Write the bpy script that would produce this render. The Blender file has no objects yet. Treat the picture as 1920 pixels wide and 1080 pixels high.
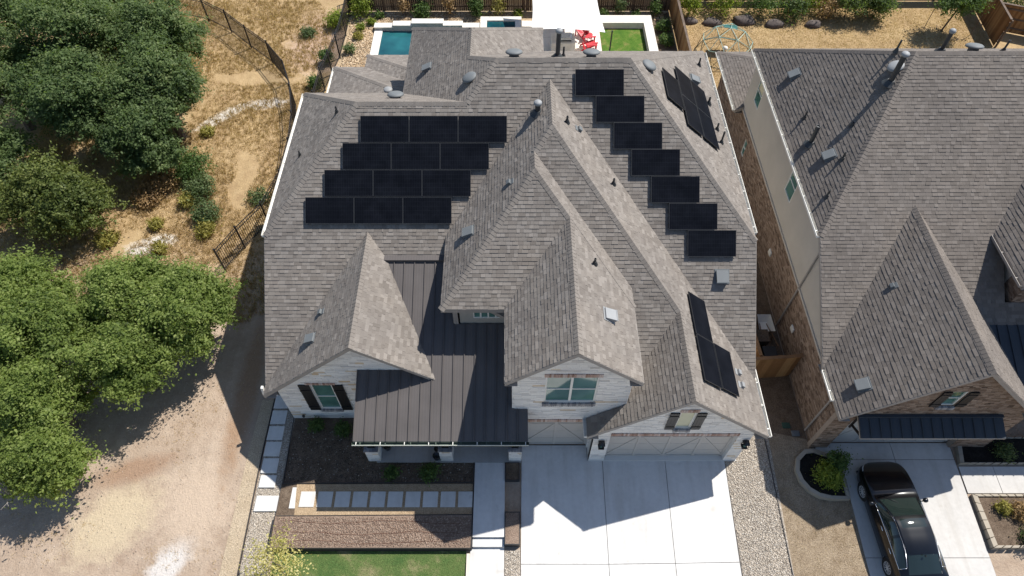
import bpy, math, random
import numpy as np
from mathutils import Matrix, Vector, noise as mnoise

# ------------------------------------------------------------------ camera, world, sun, exposure
S = bpy.context.scene
COL = S.collection
cam_data = bpy.data.cameras.new('camera'); cam = bpy.data.objects.new('camera', cam_data); COL.objects.link(cam)
cam.location = (0, 0, 25.5); cam.rotation_euler = (math.radians(90 - 54.117), 0, 0)
cam_data.sensor_width = 36.0; cam_data.lens = 36.0 * 1244.4 / 1920.0
cam_data.clip_start = 0.1; cam_data.clip_end = 2000
S.camera = cam
SUN = Vector((.558, .414, 1.0)).normalized()
w = bpy.data.worlds.new('World'); S.world = w; w.use_nodes = True
nt = w.node_tree; bg = nt.nodes['Background']
sky = nt.nodes.new('ShaderNodeTexSky'); sky.sky_type = 'NISHITA'; sky.sun_disc = False
sky.sun_elevation = math.asin(SUN.z); sky.sun_rotation = math.atan2(SUN.x, SUN.y)
sky.air_density = 1.0; sky.dust_density = .6; sky.ozone_density = 2.5
nt.links.new(sky.outputs[0], bg.inputs[0]); bg.inputs[1].default_value = 0.095
sl = bpy.data.lights.new('sun', 'SUN'); sl.energy = 4.7; sl.angle = math.radians(.53); sl.color = (1, .965, .91)
so = bpy.data.objects.new('sun', sl); COL.objects.link(so)
so.rotation_euler = SUN.to_track_quat('Z', 'Y').to_euler(); so.location = (30, 25, 60)
S.view_settings.view_transform = 'Standard'; S.view_settings.look = 'None'
S.view_settings.exposure = 0.58; S.view_settings.gamma = 1.0
S.render.engine = 'CYCLES'
S.render.resolution_x = 1024; S.render.resolution_y = 576

# ------------------------------------------------------------------ helpers: materials
MATS = {}
def lin(c): return tuple(((v / 255.0) / 12.92 if v / 255.0 <= .04045 else ((v / 255.0 + .055) / 1.055) ** 2.4) for v in c)
def newmat(name):
    m = bpy.data.materials.new(name); m.use_nodes = True
    return m, m.node_tree, m.node_tree.nodes['Principled BSDF']
def N(t, kind, **kw):
    n = t.nodes.new(kind)
    for k, v in kw.items():
        if k.startswith('i_'):
            n.inputs[k[2:].replace('_', ' ')].default_value = v
        else: setattr(n, k, v)
    return n
def ramp(t, stops):
    r = t.nodes.new('ShaderNodeValToRGB'); e = r.color_ramp.elements
    while len(e) < len(stops): e.new(0.5)
    for i, (p, c) in enumerate(stops):
        e[i].position = p; e[i].color = (c[0], c[1], c[2], 1)
    return r
def mixc(t, fac, a, b, typ='MIX'):
    m = t.nodes.new('ShaderNodeMix'); m.data_type = 'RGBA'; m.blend_type = typ
    for s, v in ((m.inputs[0], fac), (m.inputs[6], a), (m.inputs[7], b)):
        if hasattr(v, 'is_linked') or hasattr(v, 'links'): t.links.new(v, s)
        elif isinstance(v, (int, float)): s.default_value = v
        else: s.default_value = (v[0], v[1], v[2], 1)
    return m.outputs[2]
def bump(t, b, h, strength=.3, dist=.02):
    n = t.nodes.new('ShaderNodeBump'); n.inputs['Strength'].default_value = strength; n.inputs['Distance'].default_value = dist
    t.links.new(h, n.inputs['Height']); t.links.new(n.outputs[0], b.inputs['Normal'])
def coords(t, scale=(1, 1, 1)):
    tc = t.nodes.new('ShaderNodeNewGeometry')
    mp = t.nodes.new('ShaderNodeMapping'); mp.inputs['Scale'].default_value = scale
    t.links.new(tc.outputs['Position'], mp.inputs[0]); return mp.outputs[0]
def noise(t, co, scale, detail=4, rough=.55, dist=0):
    n = N(t, 'ShaderNodeTexNoise'); n.inputs['Scale'].default_value = scale; n.inputs['Detail'].default_value = detail
    n.inputs['Roughness'].default_value = rough; n.inputs['Distortion'].default_value = dist
    t.links.new(co, n.inputs['Vector']); return n.outputs[0]
def plain(name, c, rough=.6, var=.12, scale=3.0, metal=0, spec=.5, bstr=.0, bscale=40, coat=0):
    """paint, metal, wood: one base colour with soft noise variation and fine relief"""
    if name in MATS: return MATS[name]
    m, t, b = newmat(name); co = coords(t)
    n = noise(t, co, scale, 5)
    r = ramp(t, [(.3, [v * (1 - var) for v in c]), (.7, [min(1, v * (1 + var)) for v in c])]); t.links.new(n, r.inputs[0])
    t.links.new(r.outputs[0], b.inputs['Base Color'])
    b.inputs['Roughness'].default_value = rough; b.inputs['Metallic'].default_value = metal
    b.inputs['Specular IOR Level'].default_value = spec; b.inputs['Coat Weight'].default_value = coat
    if bstr: bump(t, b, noise(t, co, bscale, 3), bstr, .01)
    MATS[name] = m; return m
def toned(name, stops, rough=.9, grain=220, gvar=.25, bstr=.25, big=None, spec=.3):
    """colour from the per-piece attribute 'tone' (shingles, stones, bricks, leaves of gravel)"""
    m, t, b = newmat(name); co = coords(t)
    a = N(t, 'ShaderNodeAttribute', attribute_name='tone'); r = ramp(t, stops); t.links.new(a.outputs['Fac'], r.inputs[0])
    g = noise(t, co, grain, 2, .6); gr = ramp(t, [(.3, (1 - gvar,) * 3), (.7, (1 + gvar * .6,) * 3)]); t.links.new(g, gr.inputs[0])
    c = mixc(t, 1.0, r.outputs[0], gr.outputs[0], 'MULTIPLY')
    g2 = noise(t, co, .45, 6, .65); r2 = ramp(t, [(.28, (.82, .82, .83)), (.5, (1, 1, 1)), (.74, (1.12, 1.10, 1.07))]); t.links.new(g2, r2.inputs[0])
    c = mixc(t, 1.0, c, r2.outputs[0], 'MULTIPLY')
    t.links.new(c, b.inputs['Base Color']); b.inputs['Roughness'].default_value = rough; b.inputs['Specular IOR Level'].default_value = spec
    if bstr: bump(t, b, g, bstr, .004)
    MATS[name] = m; return m
def leafmat(name, stops, trans=.35):
    m, t, b = newmat(name)
    a = N(t, 'ShaderNodeAttribute', attribute_name='tone'); r = ramp(t, stops); t.links.new(a.outputs['Fac'], r.inputs[0])
    t.links.new(r.outputs[0], b.inputs['Base Color']); b.inputs['Roughness'].default_value = .6; b.inputs['Specular IOR Level'].default_value = .25
    tr = N(t, 'ShaderNodeBsdfTranslucent'); c2 = mixc(t, 1.0, r.outputs[0], (1.5, 1.6, .7), 'MULTIPLY'); t.links.new(c2, tr.inputs[0])
    mx = N(t, 'ShaderNodeMixShader'); mx.inputs[0].default_value = trans
    t.links.new(b.outputs[0], mx.inputs[1]); t.links.new(tr.outputs[0], mx.inputs[2])
    t.links.new(mx.outputs[0], t.nodes['Material Output'].inputs[0]); MATS[name] = m; return m

# ------------------------------------------------------------------ helpers: meshes and objects
def link(o, parent=None):
    COL.objects.link(o)
    if parent is not None:
        o.parent = parent; o.matrix_parent_inverse = parent.matrix_basis.inverted()
    return o
class MB:
    def __init__(s): s.v = []; s.f = []; s.t = []
    def add(s, vs, fs, tone=.5):
        k = len(s.v); s.v.extend([tuple(p) for p in vs])
        for f in fs: s.f.append([i + k for i in f]); s.t.append(tone)
    def box(s, x0, x1, y0, y1, z0, z1, tone=.5):
        s.add([(x0, y0, z0), (x1, y0, z0), (x1, y1, z0), (x0, y1, z0), (x0, y0, z1), (x1, y0, z1), (x1, y1, z1), (x0, y1, z1)],
              [(0, 3, 2, 1), (4, 5, 6, 7), (0, 1, 5, 4), (1, 2, 6, 5), (2, 3, 7, 6), (3, 0, 4, 7)], tone); return s
    def obox(s, o, ax, ay, az, tone=.5):
        o, ax, ay, az = map(Vector, (o, ax, ay, az))
        s.add([o, o + ax, o + ax + ay, o + ay, o + az, o + ax + az, o + ax + ay + az, o + ay + az],
              [(0, 3, 2, 1), (4, 5, 6, 7), (0, 1, 5, 4), (1, 2, 6, 5), (2, 3, 7, 6), (3, 0, 4, 7)], tone); return s
    def prism(s, poly, z0, z1, tone=.5):
        n = len(poly); f0 = z0 if callable(z0) else (lambda x, y: z0); f1 = z1 if callable(z1) else (lambda x, y: z1)
        vs = [(p[0], p[1], f0(*p)) for p in poly] + [(p[0], p[1], f1(*p)) for p in poly]
        fs = [tuple(range(n - 1, -1, -1)), tuple(range(n, 2 * n))] + [(i, (i + 1) % n, n + (i + 1) % n, n + i) for i in range(n)]
        s.add(vs, fs, tone); return s
    def tube(s, p0, p1, r0, r1=None, n=8, tone=.5, caps=True):
        r1 = r0 if r1 is None else r1
        p0, p1 = Vector(p0), Vector(p1); d = (p1 - p0)
        if d.length < 1e-6: return s
        d.normalize(); a = d.orthogonal().normalized(); b = d.cross(a)
        vs = []
        for p, r in ((p0, r0), (p1, r1)):
            for i in range(n):
                q = 2 * math.pi * i / n; vs.append(p + (a * math.cos(q) + b * math.sin(q)) * r)
        fs = [(i, (i + 1) % n, n + (i + 1) % n, n + i) for i in range(n)]
        if caps: fs += [tuple(range(n - 1, -1, -1)), tuple(range(n, 2 * n))]
        s.add(vs, fs, tone); return s
    def lathe(s, c, prof, n=16, axis=Vector((0, 0, 1)), tone=.5, sx=1, sy=1):
        c = Vector(c); axis = axis.normalized(); a = axis.orthogonal().normalized(); b = axis.cross(a); vs = []; fs = []
        if abs(axis.z) > .999: a, b = Vector((1, 0, 0)), Vector((0, 1, 0))
        for r, h in prof:
            for i in range(n):
                q = 2 * math.pi * i / n; vs.append(c + axis * h + a * (r * sx * math.cos(q)) + b * (r * sy * math.sin(q)))
        for j in range(len(prof) - 1):
            for i in range(n): fs.append((j * n + i, j * n + (i + 1) % n, (j + 1) * n + (i + 1) % n, (j + 1) * n + i))
        m = len(prof) - 1
        fs += [tuple(range(n - 1, -1, -1)), tuple(range(m * n, m * n + n))]
        s.add(vs, fs, tone); return s
    def build(s, name, mat, parent=None, smooth=False, kind=None, bevel=0):
        me = bpy.data.meshes.new(name); me.from_pydata(s.v, [], s.f)
        at = me.attributes.new('tone', 'FLOAT', 'FACE'); at.data.foreach_set('value', s.t)
        if smooth: me.polygons.foreach_set('use_smooth', [True] * len(me.polygons))
        me.materials.append(MATS[mat] if isinstance(mat, str) else mat); me.update()
        o = link(bpy.data.objects.new(name, me), parent)
        if kind: o['kind'] = kind
        if bevel:
            b = o.modifiers.new('bevel', 'BEVEL'); b.width = bevel; b.segments = 2; b.limit_method = 'ANGLE'
        return o
def npmesh(name, V, F, tone, mat, parent=None, kind=None, smooth=False):
    """V (n,3), F (m,4 or 3) numpy arrays"""
    me = bpy.data.meshes.new(name); k = F.shape[1]
    me.vertices.add(len(V)); me.vertices.foreach_set('co', V.astype(np.float32).ravel())
    me.loops.add(F.size); me.loops.foreach_set('vertex_index', F.astype(np.int32).ravel())
    me.polygons.add(len(F)); me.polygons.foreach_set('loop_start', np.arange(0, F.size, k, dtype=np.int32))
    me.polygons.foreach_set('loop_total', np.full(len(F), k, dtype=np.int32))
    at = me.attributes.new('tone', 'FLOAT', 'FACE'); at.data.foreach_set('value', tone.astype(np.float32))
    me.materials.append(MATS[mat] if isinstance(mat, str) else mat); me.update(calc_edges=True)
    if smooth: me.polygons.foreach_set('use_smooth', [True] * len(F))
    o = link(bpy.data.objects.new(name, me), parent)
    if kind: o['kind'] = kind
    return o
def tag(o, label, cat, group=None):
    o['label'] = label; o['category'] = cat
    if group: o['group'] = group
    return o
def thing(name, label, cat, loc=(0, 0, 0), rotz=0, group=None):
    o = bpy.data.objects.new(name, None); COL.objects.link(o); o.location = loc; o.rotation_euler = (0, 0, rotz)
    o.empty_display_size = .2
    o.matrix_basis = Matrix.Translation(loc) @ Matrix.Rotation(rotz, 4, 'Z')
    return tag(o, label, cat, group)
def struct(o): o['kind'] = 'structure'; return o
def copy_tree(o, parent=None):
    c = o.copy(); COL.objects.link(c)
    if parent is not None: c.parent = parent
    for ch in list(o.children): copy_tree(ch, c)
    return c

# ground level: flat round the houses, falling gently towards the street in front
def gz(y): return 0.0 if y > 10.4 else max(-.07 * (10.4 - y), -.8)

# ------------------------------------------------------------------ convex clipping in plan
def clip(poly, h, keep=1):
    nx, ny, k = h; out = []; n = len(poly)
    if n < 3: return []
    d = [(nx * p[0] + ny * p[1] - k) * keep for p in poly]
    for i in range(n):
        a, b = poly[i], poly[(i + 1) % n]; da, db = d[i], d[(i + 1) % n]
        if da <= 0: out.append(a)
        if (da < 0 < db) or (db < 0 < da):
            q = da / (da - db); out.append((a[0] + (b[0] - a[0]) * q, a[1] + (b[1] - a[1]) * q))
    return out if len(out) >= 3 else []
def area(p): return .5 * sum(p[i][0] * p[(i + 1) % len(p)][1] - p[(i + 1) % len(p)][0] * p[i][1] for i in range(len(p)))
def subtract(polys, hs):
    out = []
    for p in polys:
        q = p; ins = True; parts = []
        for h in hs:
            o = clip(q, h, -1)
            if o and abs(area(o)) > 1e-5: parts.append(o)
            q = clip(q, h)
            if not q or abs(area(q)) < 1e-7: ins = False; break
        out += parts if (q and ins) else [p]
    return out
def edges_h(poly):
    if area(poly) < 0: poly = poly[::-1]
    r = []
    for i in range(len(poly)):
        a, b = poly[i], poly[(i + 1) % len(poly)]; nx, ny = b[1] - a[1], -(b[0] - a[0]); l = math.hypot(nx, ny)
        if l > 1e-9: r.append((nx / l, ny / l, (nx * a[0] + ny * a[1]) / l))
    return r
def le(pi, pj, eps=0): return (pi[0] - pj[0], pi[1] - pj[1], pj[2] - pi[2] + eps)   # pi <= pj + eps
BIG = [(-80, -80), (80, -80), (80, 80), (-80, 80)]
def same(a, b): return all(abs(x - y) < 1e-6 for x, y in zip(a, b))
class Roof:
    def __init__(s, blocks): s.b = blocks          # each: dict(pl=[planes], fp=[half-planes], cover=bool)
    def cover(s, i, pl, line=False):
        """half-plane lists of the other blocks that hide plane pl of block i"""
        r = []
        for j, b in enumerate(s.b):
            if j == i: continue
            hs = []; shared = False
            for q in b['pl']:
                if same(q, pl):
                    shared = True
                    if j < i or line: continue
                    hs.append((0, 0, -1)); continue
                hs.append(le(pl, q, -1e-3 if line else -1e-5))
            r.append(hs + [h if shared else (h[0], h[1], h[2] - .32) for h in b['fp']])
        return r
    def faces(s, i, k):
        b = s.b[i]; pl = b['pl'][k]; p = [BIG[:]]
        for h in b['fp'] + [le(pl, q) for n, q in enumerate(b['pl']) if n != k]:
            p = [c for c in (clip(x, h) for x in p) if c]
        for hs in s.cover(i, pl): p = subtract(p, hs)
        return [x for x in p if abs(area(x)) > 1e-4]
    def segs(s, i, a, d, pl, extra):
        """parts of the line a+t*d (plan) that stay visible for plane pl of block i"""
        def cl(iv, h):
            lo, hi = iv; n = h[0] * d[0] + h[1] * d[1]; r = h[2] - (h[0] * a[0] + h[1] * a[1])
            if abs(n) < 1e-9: return iv if r >= -1e-6 else None
            if n > 0: hi = min(hi, r / n)
            else: lo = max(lo, r / n)
            return (lo, hi) if hi - lo > 1e-4 else None
        iv = (-90., 90.)
        for h in extra:
            iv = cl(iv, h)
            if not iv: return []
        ivs = [iv]
        for hs in s.cover(i, pl, True):
            new = []
            for v in ivs:
                c = v
                for h in hs:
                    c = cl(c, h)
                    if not c: break
                if not c: new.append(v)
                else:
                    if c[0] - v[0] > .02: new.append((v[0], c[0]))
                    if v[1] - c[1] > .02: new.append((c[1], v[1]))
            ivs = new
        return ivs
def zpl(p, x, y): return p[0] * x + p[1] * y + p[2]
def build_roof(house, blocks, shingle_mat, seed, trim_mat, roofname='roof', expo=.142, gutters=()):
    rnd = random.Random(seed); R = Roof(blocks)
    deck, sh, cap, FAS = MB(), MB(), MB(), []
    for i, b in enumerate(blocks):
        if b.get('bare'): continue
        for k, pl in enumerate(b['pl']):
            m = math.hypot(pl[0], pl[1]); d = (pl[0] / m, pl[1] / m); e = (-d[1], d[0]); cs = 1 / math.sqrt(1 + m * m)
            nrm = Vector((-pl[0], -pl[1], 1)) * cs; st = expo * cs
            for poly in R.faces(i, k):
                if area(poly) < 0: poly = poly[::-1]
                deck.add([(x, y, zpl(pl, x, y) - .006) for x, y in poly], [tuple(range(len(poly)))])
                hs = edges_h(poly)
                us = [p[0] * d[0] + p[1] * d[1] for p in poly]; vs = [p[0] * e[0] + p[1] * e[1] for p in poly]
                r0, r1 = int(math.floor(min(us) / st)), int(math.ceil(max(us) / st)); v0, v1 = min(vs), max(vs)
                for row in range(r0, r1):
                    rr = random.Random((row * 7919 + i * 131 + k * 17 + seed * 1009) & 0xffffffff)
                    u = row * st; v = -60 - rr.random() * .5; jit = rr.uniform(-.004, .004)
                    # jump near the start in whole random tabs
                    while v < v1:
                        wd = rr.choice((.12, .15, .17, .2, .24, .3)); tn = rr.random(); th = rr.choice((.008, .013, .019)); va, v = v, v + wd
                        if v < v0: continue
                        q = [(d[0] * uu + e[0] * vv, d[1] * uu + e[1] * vv) for uu, vv in ((u, va), (u + st, va), (u + st, v - .004), (u, v - .004))]
                        if area(q) < 0: q = q[::-1]
                        for h in hs:
                            if any(h[0] * p[0] + h[1] * p[1] > h[2] + 1e-9 for p in q):
                                q = clip(q, h)
                                if not q: break
                        if not q or abs(area(q)) < 2e-4: continue
                        n = len(q); top = []; bot = []
                        for x, y in q:
                            f = ((x * d[0] + y * d[1]) - u) / st; z = zpl(pl, x, y)
                            top.append(Vector((x, y, z)) + nrm * (.004 + th * (1 - f))); bot.append(Vector((x, y, z)) - nrm * .004)
                        fs = [tuple(range(n))] + [((j + 1) % n, j, n + j, n + (j + 1) % n) for j in range(n)]
                        sh.add(top + bot, fs, min(1, max(0, tn)))
        # ridge and hip caps
        for a in range(len(b['pl'])):
            for c in range(a + 1, len(b['pl'])):
                p, q = b['pl'][a], b['pl'][c]; g = (p[0] - q[0], p[1] - q[1]); gl = math.hypot(*g)
                if gl < 1e-9: continue
                o = (g[0] * (q[2] - p[2]) / gl / gl, g[1] * (q[2] - p[2]) / gl / gl); dr = (-g[1] / gl, g[0] / gl)
                ex = list(b['fp']) + [le(p, b['pl'][x]) for x in range(len(b['pl'])) if x not in (a, c)]
                for t0, t1 in R.segs(i, o, dr, p, ex):
                    A = Vector((o[0] + dr[0] * t0, o[1] + dr[1] * t0, 0)); A.z = zpl(p, A.x, A.y)
                    B = Vector((o[0] + dr[0] * t1, o[1] + dr[1] * t1, 0)); B.z = zpl(p, B.x, B.y)
                    if B.z < A.z: A, B = B, A
                    L = (B - A); ln = L.length; L.normalize(); sides = []
                    for pp, other in ((p, q), (q, p)):
                        nn = Vector((-pp[0], -pp[1], 1)).normalized(); s_ = nn.cross(L)
                        if (pp[0] - other[0]) * s_.x + (pp[1] - other[1]) * s_.y > 0: s_ = -s_
                        sides.append((s_, nn))
                    nstep = max(1, int(ln / .15)); up = (sides[0][1] + sides[1][1]).normalized()
                    for j in range(nstep):
                        a0 = A + L * (ln * j / nstep - .02); a1 = A + L * (ln * (j + 1) / nstep); tn = .35 + .5 * rnd.random()
                        h0, h1 = .036, .024
                        vs = []
                        for pt, h in ((a0, h0), (a1, h1)):
                            vs += [pt + sides[0][0] * .15 + sides[0][1] * (h - .012), pt + up * h, pt + sides[1][0] * .15 + sides[1][1] * (h - .012)]
                        vs += [a0 + sides[0][0] * .15, a0, a0 + sides[1][0] * .15, a1 + sides[0][0] * .15, a1 + sides[1][0] * .15]
                        cap.add(vs, [(0, 1, 4, 3), (1, 2, 5, 4), (0, 6, 7, 1), (1, 7, 8, 2), (3, 9, 6, 0), (2, 8, 10, 5)], tn)
        # fascia boards along eaves and rakes
        for h in b['fp']:
            if h in b.get('nofascia', ()): continue
            o = (h[0] * h[2], h[1] * h[2]); dr = (-h[1], h[0])
            for k, pl in enumerate(b['pl']):
                ex = [x for x in b['fp'] if x is not h] + [le(pl, q) for n, q in enumerate(b['pl']) if n != k]
                for t0, t1 in R.segs(i, o, dr, pl, ex):
                    A = Vector((o[0] + dr[0] * t0, o[1] + dr[1] * t0, 0)); A.z = zpl(pl, A.x, A.y)
                    B = Vector((o[0] + dr[0] * t1, o[1] + dr[1] * t1, 0)); B.z = zpl(pl, B.x, B.y)
                    if (B - A).length < .05: continue
                    n3 = Vector((h[0], h[1], 0))
                    fas = MB(); fas.obox(A - n3 * .028 - Vector((0, 0, .2)), B - A, n3 * .03, (0, 0, .196))
                    # drip edge lip
                    fas.obox(A + n3 * .002 - Vector((0, 0, .05)), B - A, n3 * .012, (0, 0, .052))
                    # soffit board under the overhang
                    fas.obox(A - n3 * .42 - Vector((0, 0, .215)), B - A, n3 * .42, (0, 0, .012)); FAS.append(fas)
    ro = deck.build(roofname, 'roof_deck', house)
    sh.build('shingles', shingle_mat, ro, kind='stuff'); cap.build('ridge_cap', shingle_mat, ro, kind='stuff')
    for fas in FAS: fas.build('fascia', trim_mat, ro)
    return ro
def roofz(blocks, x, y, only=None):
    best = None
    for n, b in enumerate(blocks):
        if only is not None and n not in only: continue
        if all(h[0] * x + h[1] * y <= h[2] + 1e-6 for h in b['fp']):
            z = min(zpl(p, x, y) for p in b['pl']); best = z if best is None else max(best, z)
    return best
def wall_strip(mb, blocks, pts, zb=-.2, only=None, drop=.05, thick=.18, step=.25, default=3.0, zlo=None):
    """solid wall along plan points, its top cut under the roof"""
    for (x0, y0), (x1, y1) in zip(pts, pts[1:]):
        L = math.hypot(x1 - x0, y1 - y0); n = max(1, int(L / step)); nx, ny = -(y1 - y0) / L * thick, (x1 - x0) / L * thick
        for i in range(n):
            q = []
            for t in (i / n, (i + 1) / n):
                x, y = x0 + (x1 - x0) * t, y0 + (y1 - y0) * t; z = roofz(blocks, x, y, only); z = default if z is None else z - drop
                q.append((x, y, z))
            (xa, ya, za), (xb, yb, zb2) = q; lo = zb if zlo is None else zlo
            if min(za, zb2) <= lo + .02: continue
            mb.add([(xa, ya, lo), (xb, yb, lo), (xb, yb, zb2), (xa, ya, za), (xa + nx, ya + ny, lo), (xb + nx, yb + ny, lo), (xb + nx, yb + ny, zb2), (xa + nx, ya + ny, za)],
                   [(0, 1, 2, 3), (5, 4, 7, 6), (3, 2, 6, 7)] + ([(4, 0, 3, 7)] if i == 0 else []) + ([(1, 5, 6, 2)] if i == n - 1 else []))
def masonry(mb, o, d, n, polys, holes, rows, lens, proud, seed, tonef=None, gap=.008):
    """courses of stones on a vertical wall: o origin, d unit direction, n outward normal; polys convex (s,z)"""
    o, d, n = Vector(o), Vector(d), Vector(n); rnd = random.Random(seed)
    for h in holes:
        x0, x1, z0, z1 = h; polys = subtract(polys, [(-1, 0, -x0), (1, 0, x1), (0, -1, -z0), (0, 1, z1)])
    zmin = min(p[1] for q in polys for p in q); zmax = max(p[1] for q in polys for p in q)
    smin = min(p[0] for q in polys for p in q); smax = max(p[0] for q in polys for p in q)
    eh = [(edges_h(q), min(p[0] for p in q), max(p[0] for p in q), min(p[1] for p in q), max(p[1] for p in q)) for q in polys]
    z = zmin
    while z < zmax:
        h = rnd.uniform(*rows); s = smin - rnd.random() * lens[1]
        while s < smax:
            l = rnd.uniform(*lens); tn = tonef(rnd) if tonef else rnd.random(); pr = rnd.uniform(.4, 1) * proud
            for hs, a, b, c, e in eh:
                if s + l < a or s > b or z + h < c or z > e: continue
                q = [(s, z), (s + l - gap, z), (s + l - gap, z + h - gap), (s, z + h - gap)]
                for k in hs:
                    q = clip(q, k)
                    if not q: break
                if not q or abs(area(q)) < 1e-4: continue
                m = len(q); P0 = [o + d * p[0] + Vector((0, 0, p[1])) for p in q]
                mb.add([p + n * pr for p in P0] + [p - n * .005 for p in P0], [tuple(range(m))] + [((j + 1) % m, j, m + j, m + (j + 1) % m) for j in range(m)], tn)
            s += l
        z += h

# ------------------------------------------------------------------ materials of the houses
plain('roof_deck', (.10, .095, .09), .95)
toned('shingle_grey', [(0, (.155, .135, .117)), (.3, (.181, .159, .139)), (.75, (.204, .181, .158)), (1, (.240, .214, .189))], .92, 260, .3)
toned('shingle_brown', [(0, (.136, .117, .101)), (.4, (.156, .135, .117)), (.75, (.170, .147, .128)), (1, (.192, .168, .147))], .92, 260, .3)
toned('stone_white', [(0, (.60, .565, .52)), (.2, (.70, .675, .635)), (.6, (.79, .76, .705)), (.93, (.83, .80, .745)), (.955, (.70, .61, .48)), (1, (.60, .45, .29))], .85, 60, .14, .4)
toned('brick_brown', [(0, (.10, .066, .046)), (.15, (.18, .122, .085)), (.5, (.25, .177, .127)), (.8, (.295, .215, .158)), (1, (.35, .265, .20))], .9, 90, .22, .4)
toned('brick_header', [(0, (.30, .18, .13)), (.5, (.48, .33, .27)), (1, (.62, .52, .46))], .9, 80, .15, .3)
toned('brick_grey', [(0, (.16, .16, .17)), (1, (.40, .38, .37))], .9, 80, .15, .3)
plain('mortar', (.68, .65, .605), .95, .08, 6, bstr=.3)
plain('mortar_dark', (.30, .24, .19), .95, .1, 6, bstr=.3)
plain('trim_taupe', (.30, .27, .24), .6, .06)
plain('trim_white', (.74, .72, .66), .5, .05)
plain('gutter_paint', (.72, .70, .64), .45, .08)
plain('siding', (.34, .32, .28), .7, .05)
plain('stucco', (.46, .42, .36), .95, .05, 1.2, bstr=.35, bscale=120)
plain('door_paint', (.47, .44, .40), .6, .04)
plain('black_paint', (.012, .012, .013), .45, .2)
plain('vent_grey', (.125, .135, .138), .65, .08)
plain('vent_light', (.25, .255, .255), .6, .08)
plain('galvanised', (.48, .50, .50), .42, .15, 12, metal=.6)
plain('pipe_dark', (.03, .033, .035), .5, .2)
plain('concrete_light', (.64, .61, .56), .9, .07, .9, bstr=.2, bscale=90)
def glassmat():
    m, t, b = newmat('window_glass'); co = coords(t)
    r = ramp(t, [(.35, (.06, .15, .13)), (.65, (.13, .27, .23))]); t.links.new(noise(t, co, .9, 2), r.inputs[0])
    wv = N(t, 'ShaderNodeTexWave', bands_direction='Z'); wv.inputs['Scale'].default_value = 6.0; wv.inputs['Distortion'].default_value = .4; t.links.new(co, wv.inputs[0])
    rw = ramp(t, [(.2, (.72, .74, .74)), (.7, (1.08, 1.06, 1.04))]); t.links.new(wv.outputs[1], rw.inputs[0])
    t.links.new(mixc(t, 1.0, r.outputs[0], rw.outputs[0], 'MULTIPLY'), b.inputs['Base Color']); b.inputs['Roughness'].default_value = .05; b.inputs['Specular IOR Level'].default_value = .8; b.inputs['Coat Weight'].default_value = .5; b.inputs['Coat Roughness'].default_value = .02
    MATS['window_glass'] = m
glassmat()
plain('blind_cream', (.62, .60, .42), .6, .04)
def metalroof(name, c):
    m, t, b = newmat(name); co = coords(t)
    wv = N(t, 'ShaderNodeTexWave', bands_direction='X'); wv.inputs['Scale'].default_value = 3.1; wv.inputs['Distortion'].default_value = 0; t.links.new(co, wv.inputs[0])
    n = noise(t, co, .8, 4); r = ramp(t, [(.3, [v * .88 for v in c]), (.7, [v * 1.1 for v in c])]); t.links.new(n, r.inputs[0])
    t.links.new(r.outputs[0], b.inputs['Base Color']); b.inputs['Metallic'].default_value = 0.0; b.inputs['Roughness'].default_value = .7; b.inputs['Specular IOR Level'].default_value = .12
    bump(t, b, wv.outputs[1], .12, .02); MATS[name] = m
metalroof('metal_roof_bronze', (.100, .090, .086)); metalroof('metal_roof_slate', (.05, .058, .068))

# ------------------------------------------------------------------ parts used by both houses
def wall_polys(mb, o, d, n, polys, holes, thick=.2):
    o, d, n = Vector(o), Vector(d), Vector(n)
    for h in holes:
        x0, x1, z0, z1 = h; polys = subtract(polys, [(-1, 0, -x0), (1, 0, x1), (0, -1, -z0), (0, 1, z1)])
    for q in polys:
        m = len(q); P0 = [o + d * p[0] + Vector((0, 0, p[1])) for p in q]
        mb.add(P0 + [p - n * thick for p in P0], [tuple(range(m)), tuple(range(2 * m - 1, m - 1, -1))] + [((j + 1) % m, j, m + j, m + (j + 1) % m) for j in range(m)])
def window(house, o, d, n, w_, h_, cols=1, rows=2, fw=.05, deep=.06, pane='window_glass', glabel=None):
    """o = lower left corner on the wall face; frame with its panes as sub-parts"""
    o, d, n = Vector(o), Vector(d), Vector(n); z = Vector((0, 0, 1)); b = o - n * deep
    fr = MB()
    fr.obox(b, d * w_, n * .05, z * fw); fr.obox(b + z * (h_ - fw), d * w_, n * .05, z * fw)
    fr.obox(b + z * fw, d * fw, n * .05, z * (h_ - 2 * fw)); fr.obox(b + d * (w_ - fw) + z * fw, d * fw, n * .05, z * (h_ - 2 * fw))
    for c in range(1, cols): fr.obox(b + d * (w_ * c / cols - fw * .7) + z * fw, d * fw * 1.4, n * .045, z * (h_ - 2 * fw))
    for r in range(1, rows):
        for c in range(cols): fr.obox(b + d * (w_ * c / cols + fw * .8) + z * (h_ * r / rows - fw * .4), d * (w_ / cols - fw * 1.6), n * .04, z * fw * .8)
    wd = fr.build('window', 'trim_white', house)
    for c in range(cols):
        for r in range(rows):
            p = MB(); p.obox(b + d * (w_ * c / cols + fw * .5) + z * (h_ * r / rows + fw * .3) + n * .004, d * (w_ / cols - fw), n * .012, z * (h_ / rows - fw * .6))
            p.build('pane', pane, wd)
    return wd
def soldier(house, name, o, d, n, w_, h_, mat, seed, step=.075, out=.03):
    o, d, n = Vector(o), Vector(d), Vector(n); rnd = random.Random(seed); mb = MB(); k = int(w_ / step)
    for i in range(k): mb.obox(o + d * (i * w_ / k) - n * .02, d * (w_ / k - .01), n * (.02 + out * rnd.uniform(.7, 1)), (0, 0, h_), rnd.random())
    return mb.build(name, mat, house, kind='stuff')
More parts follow.
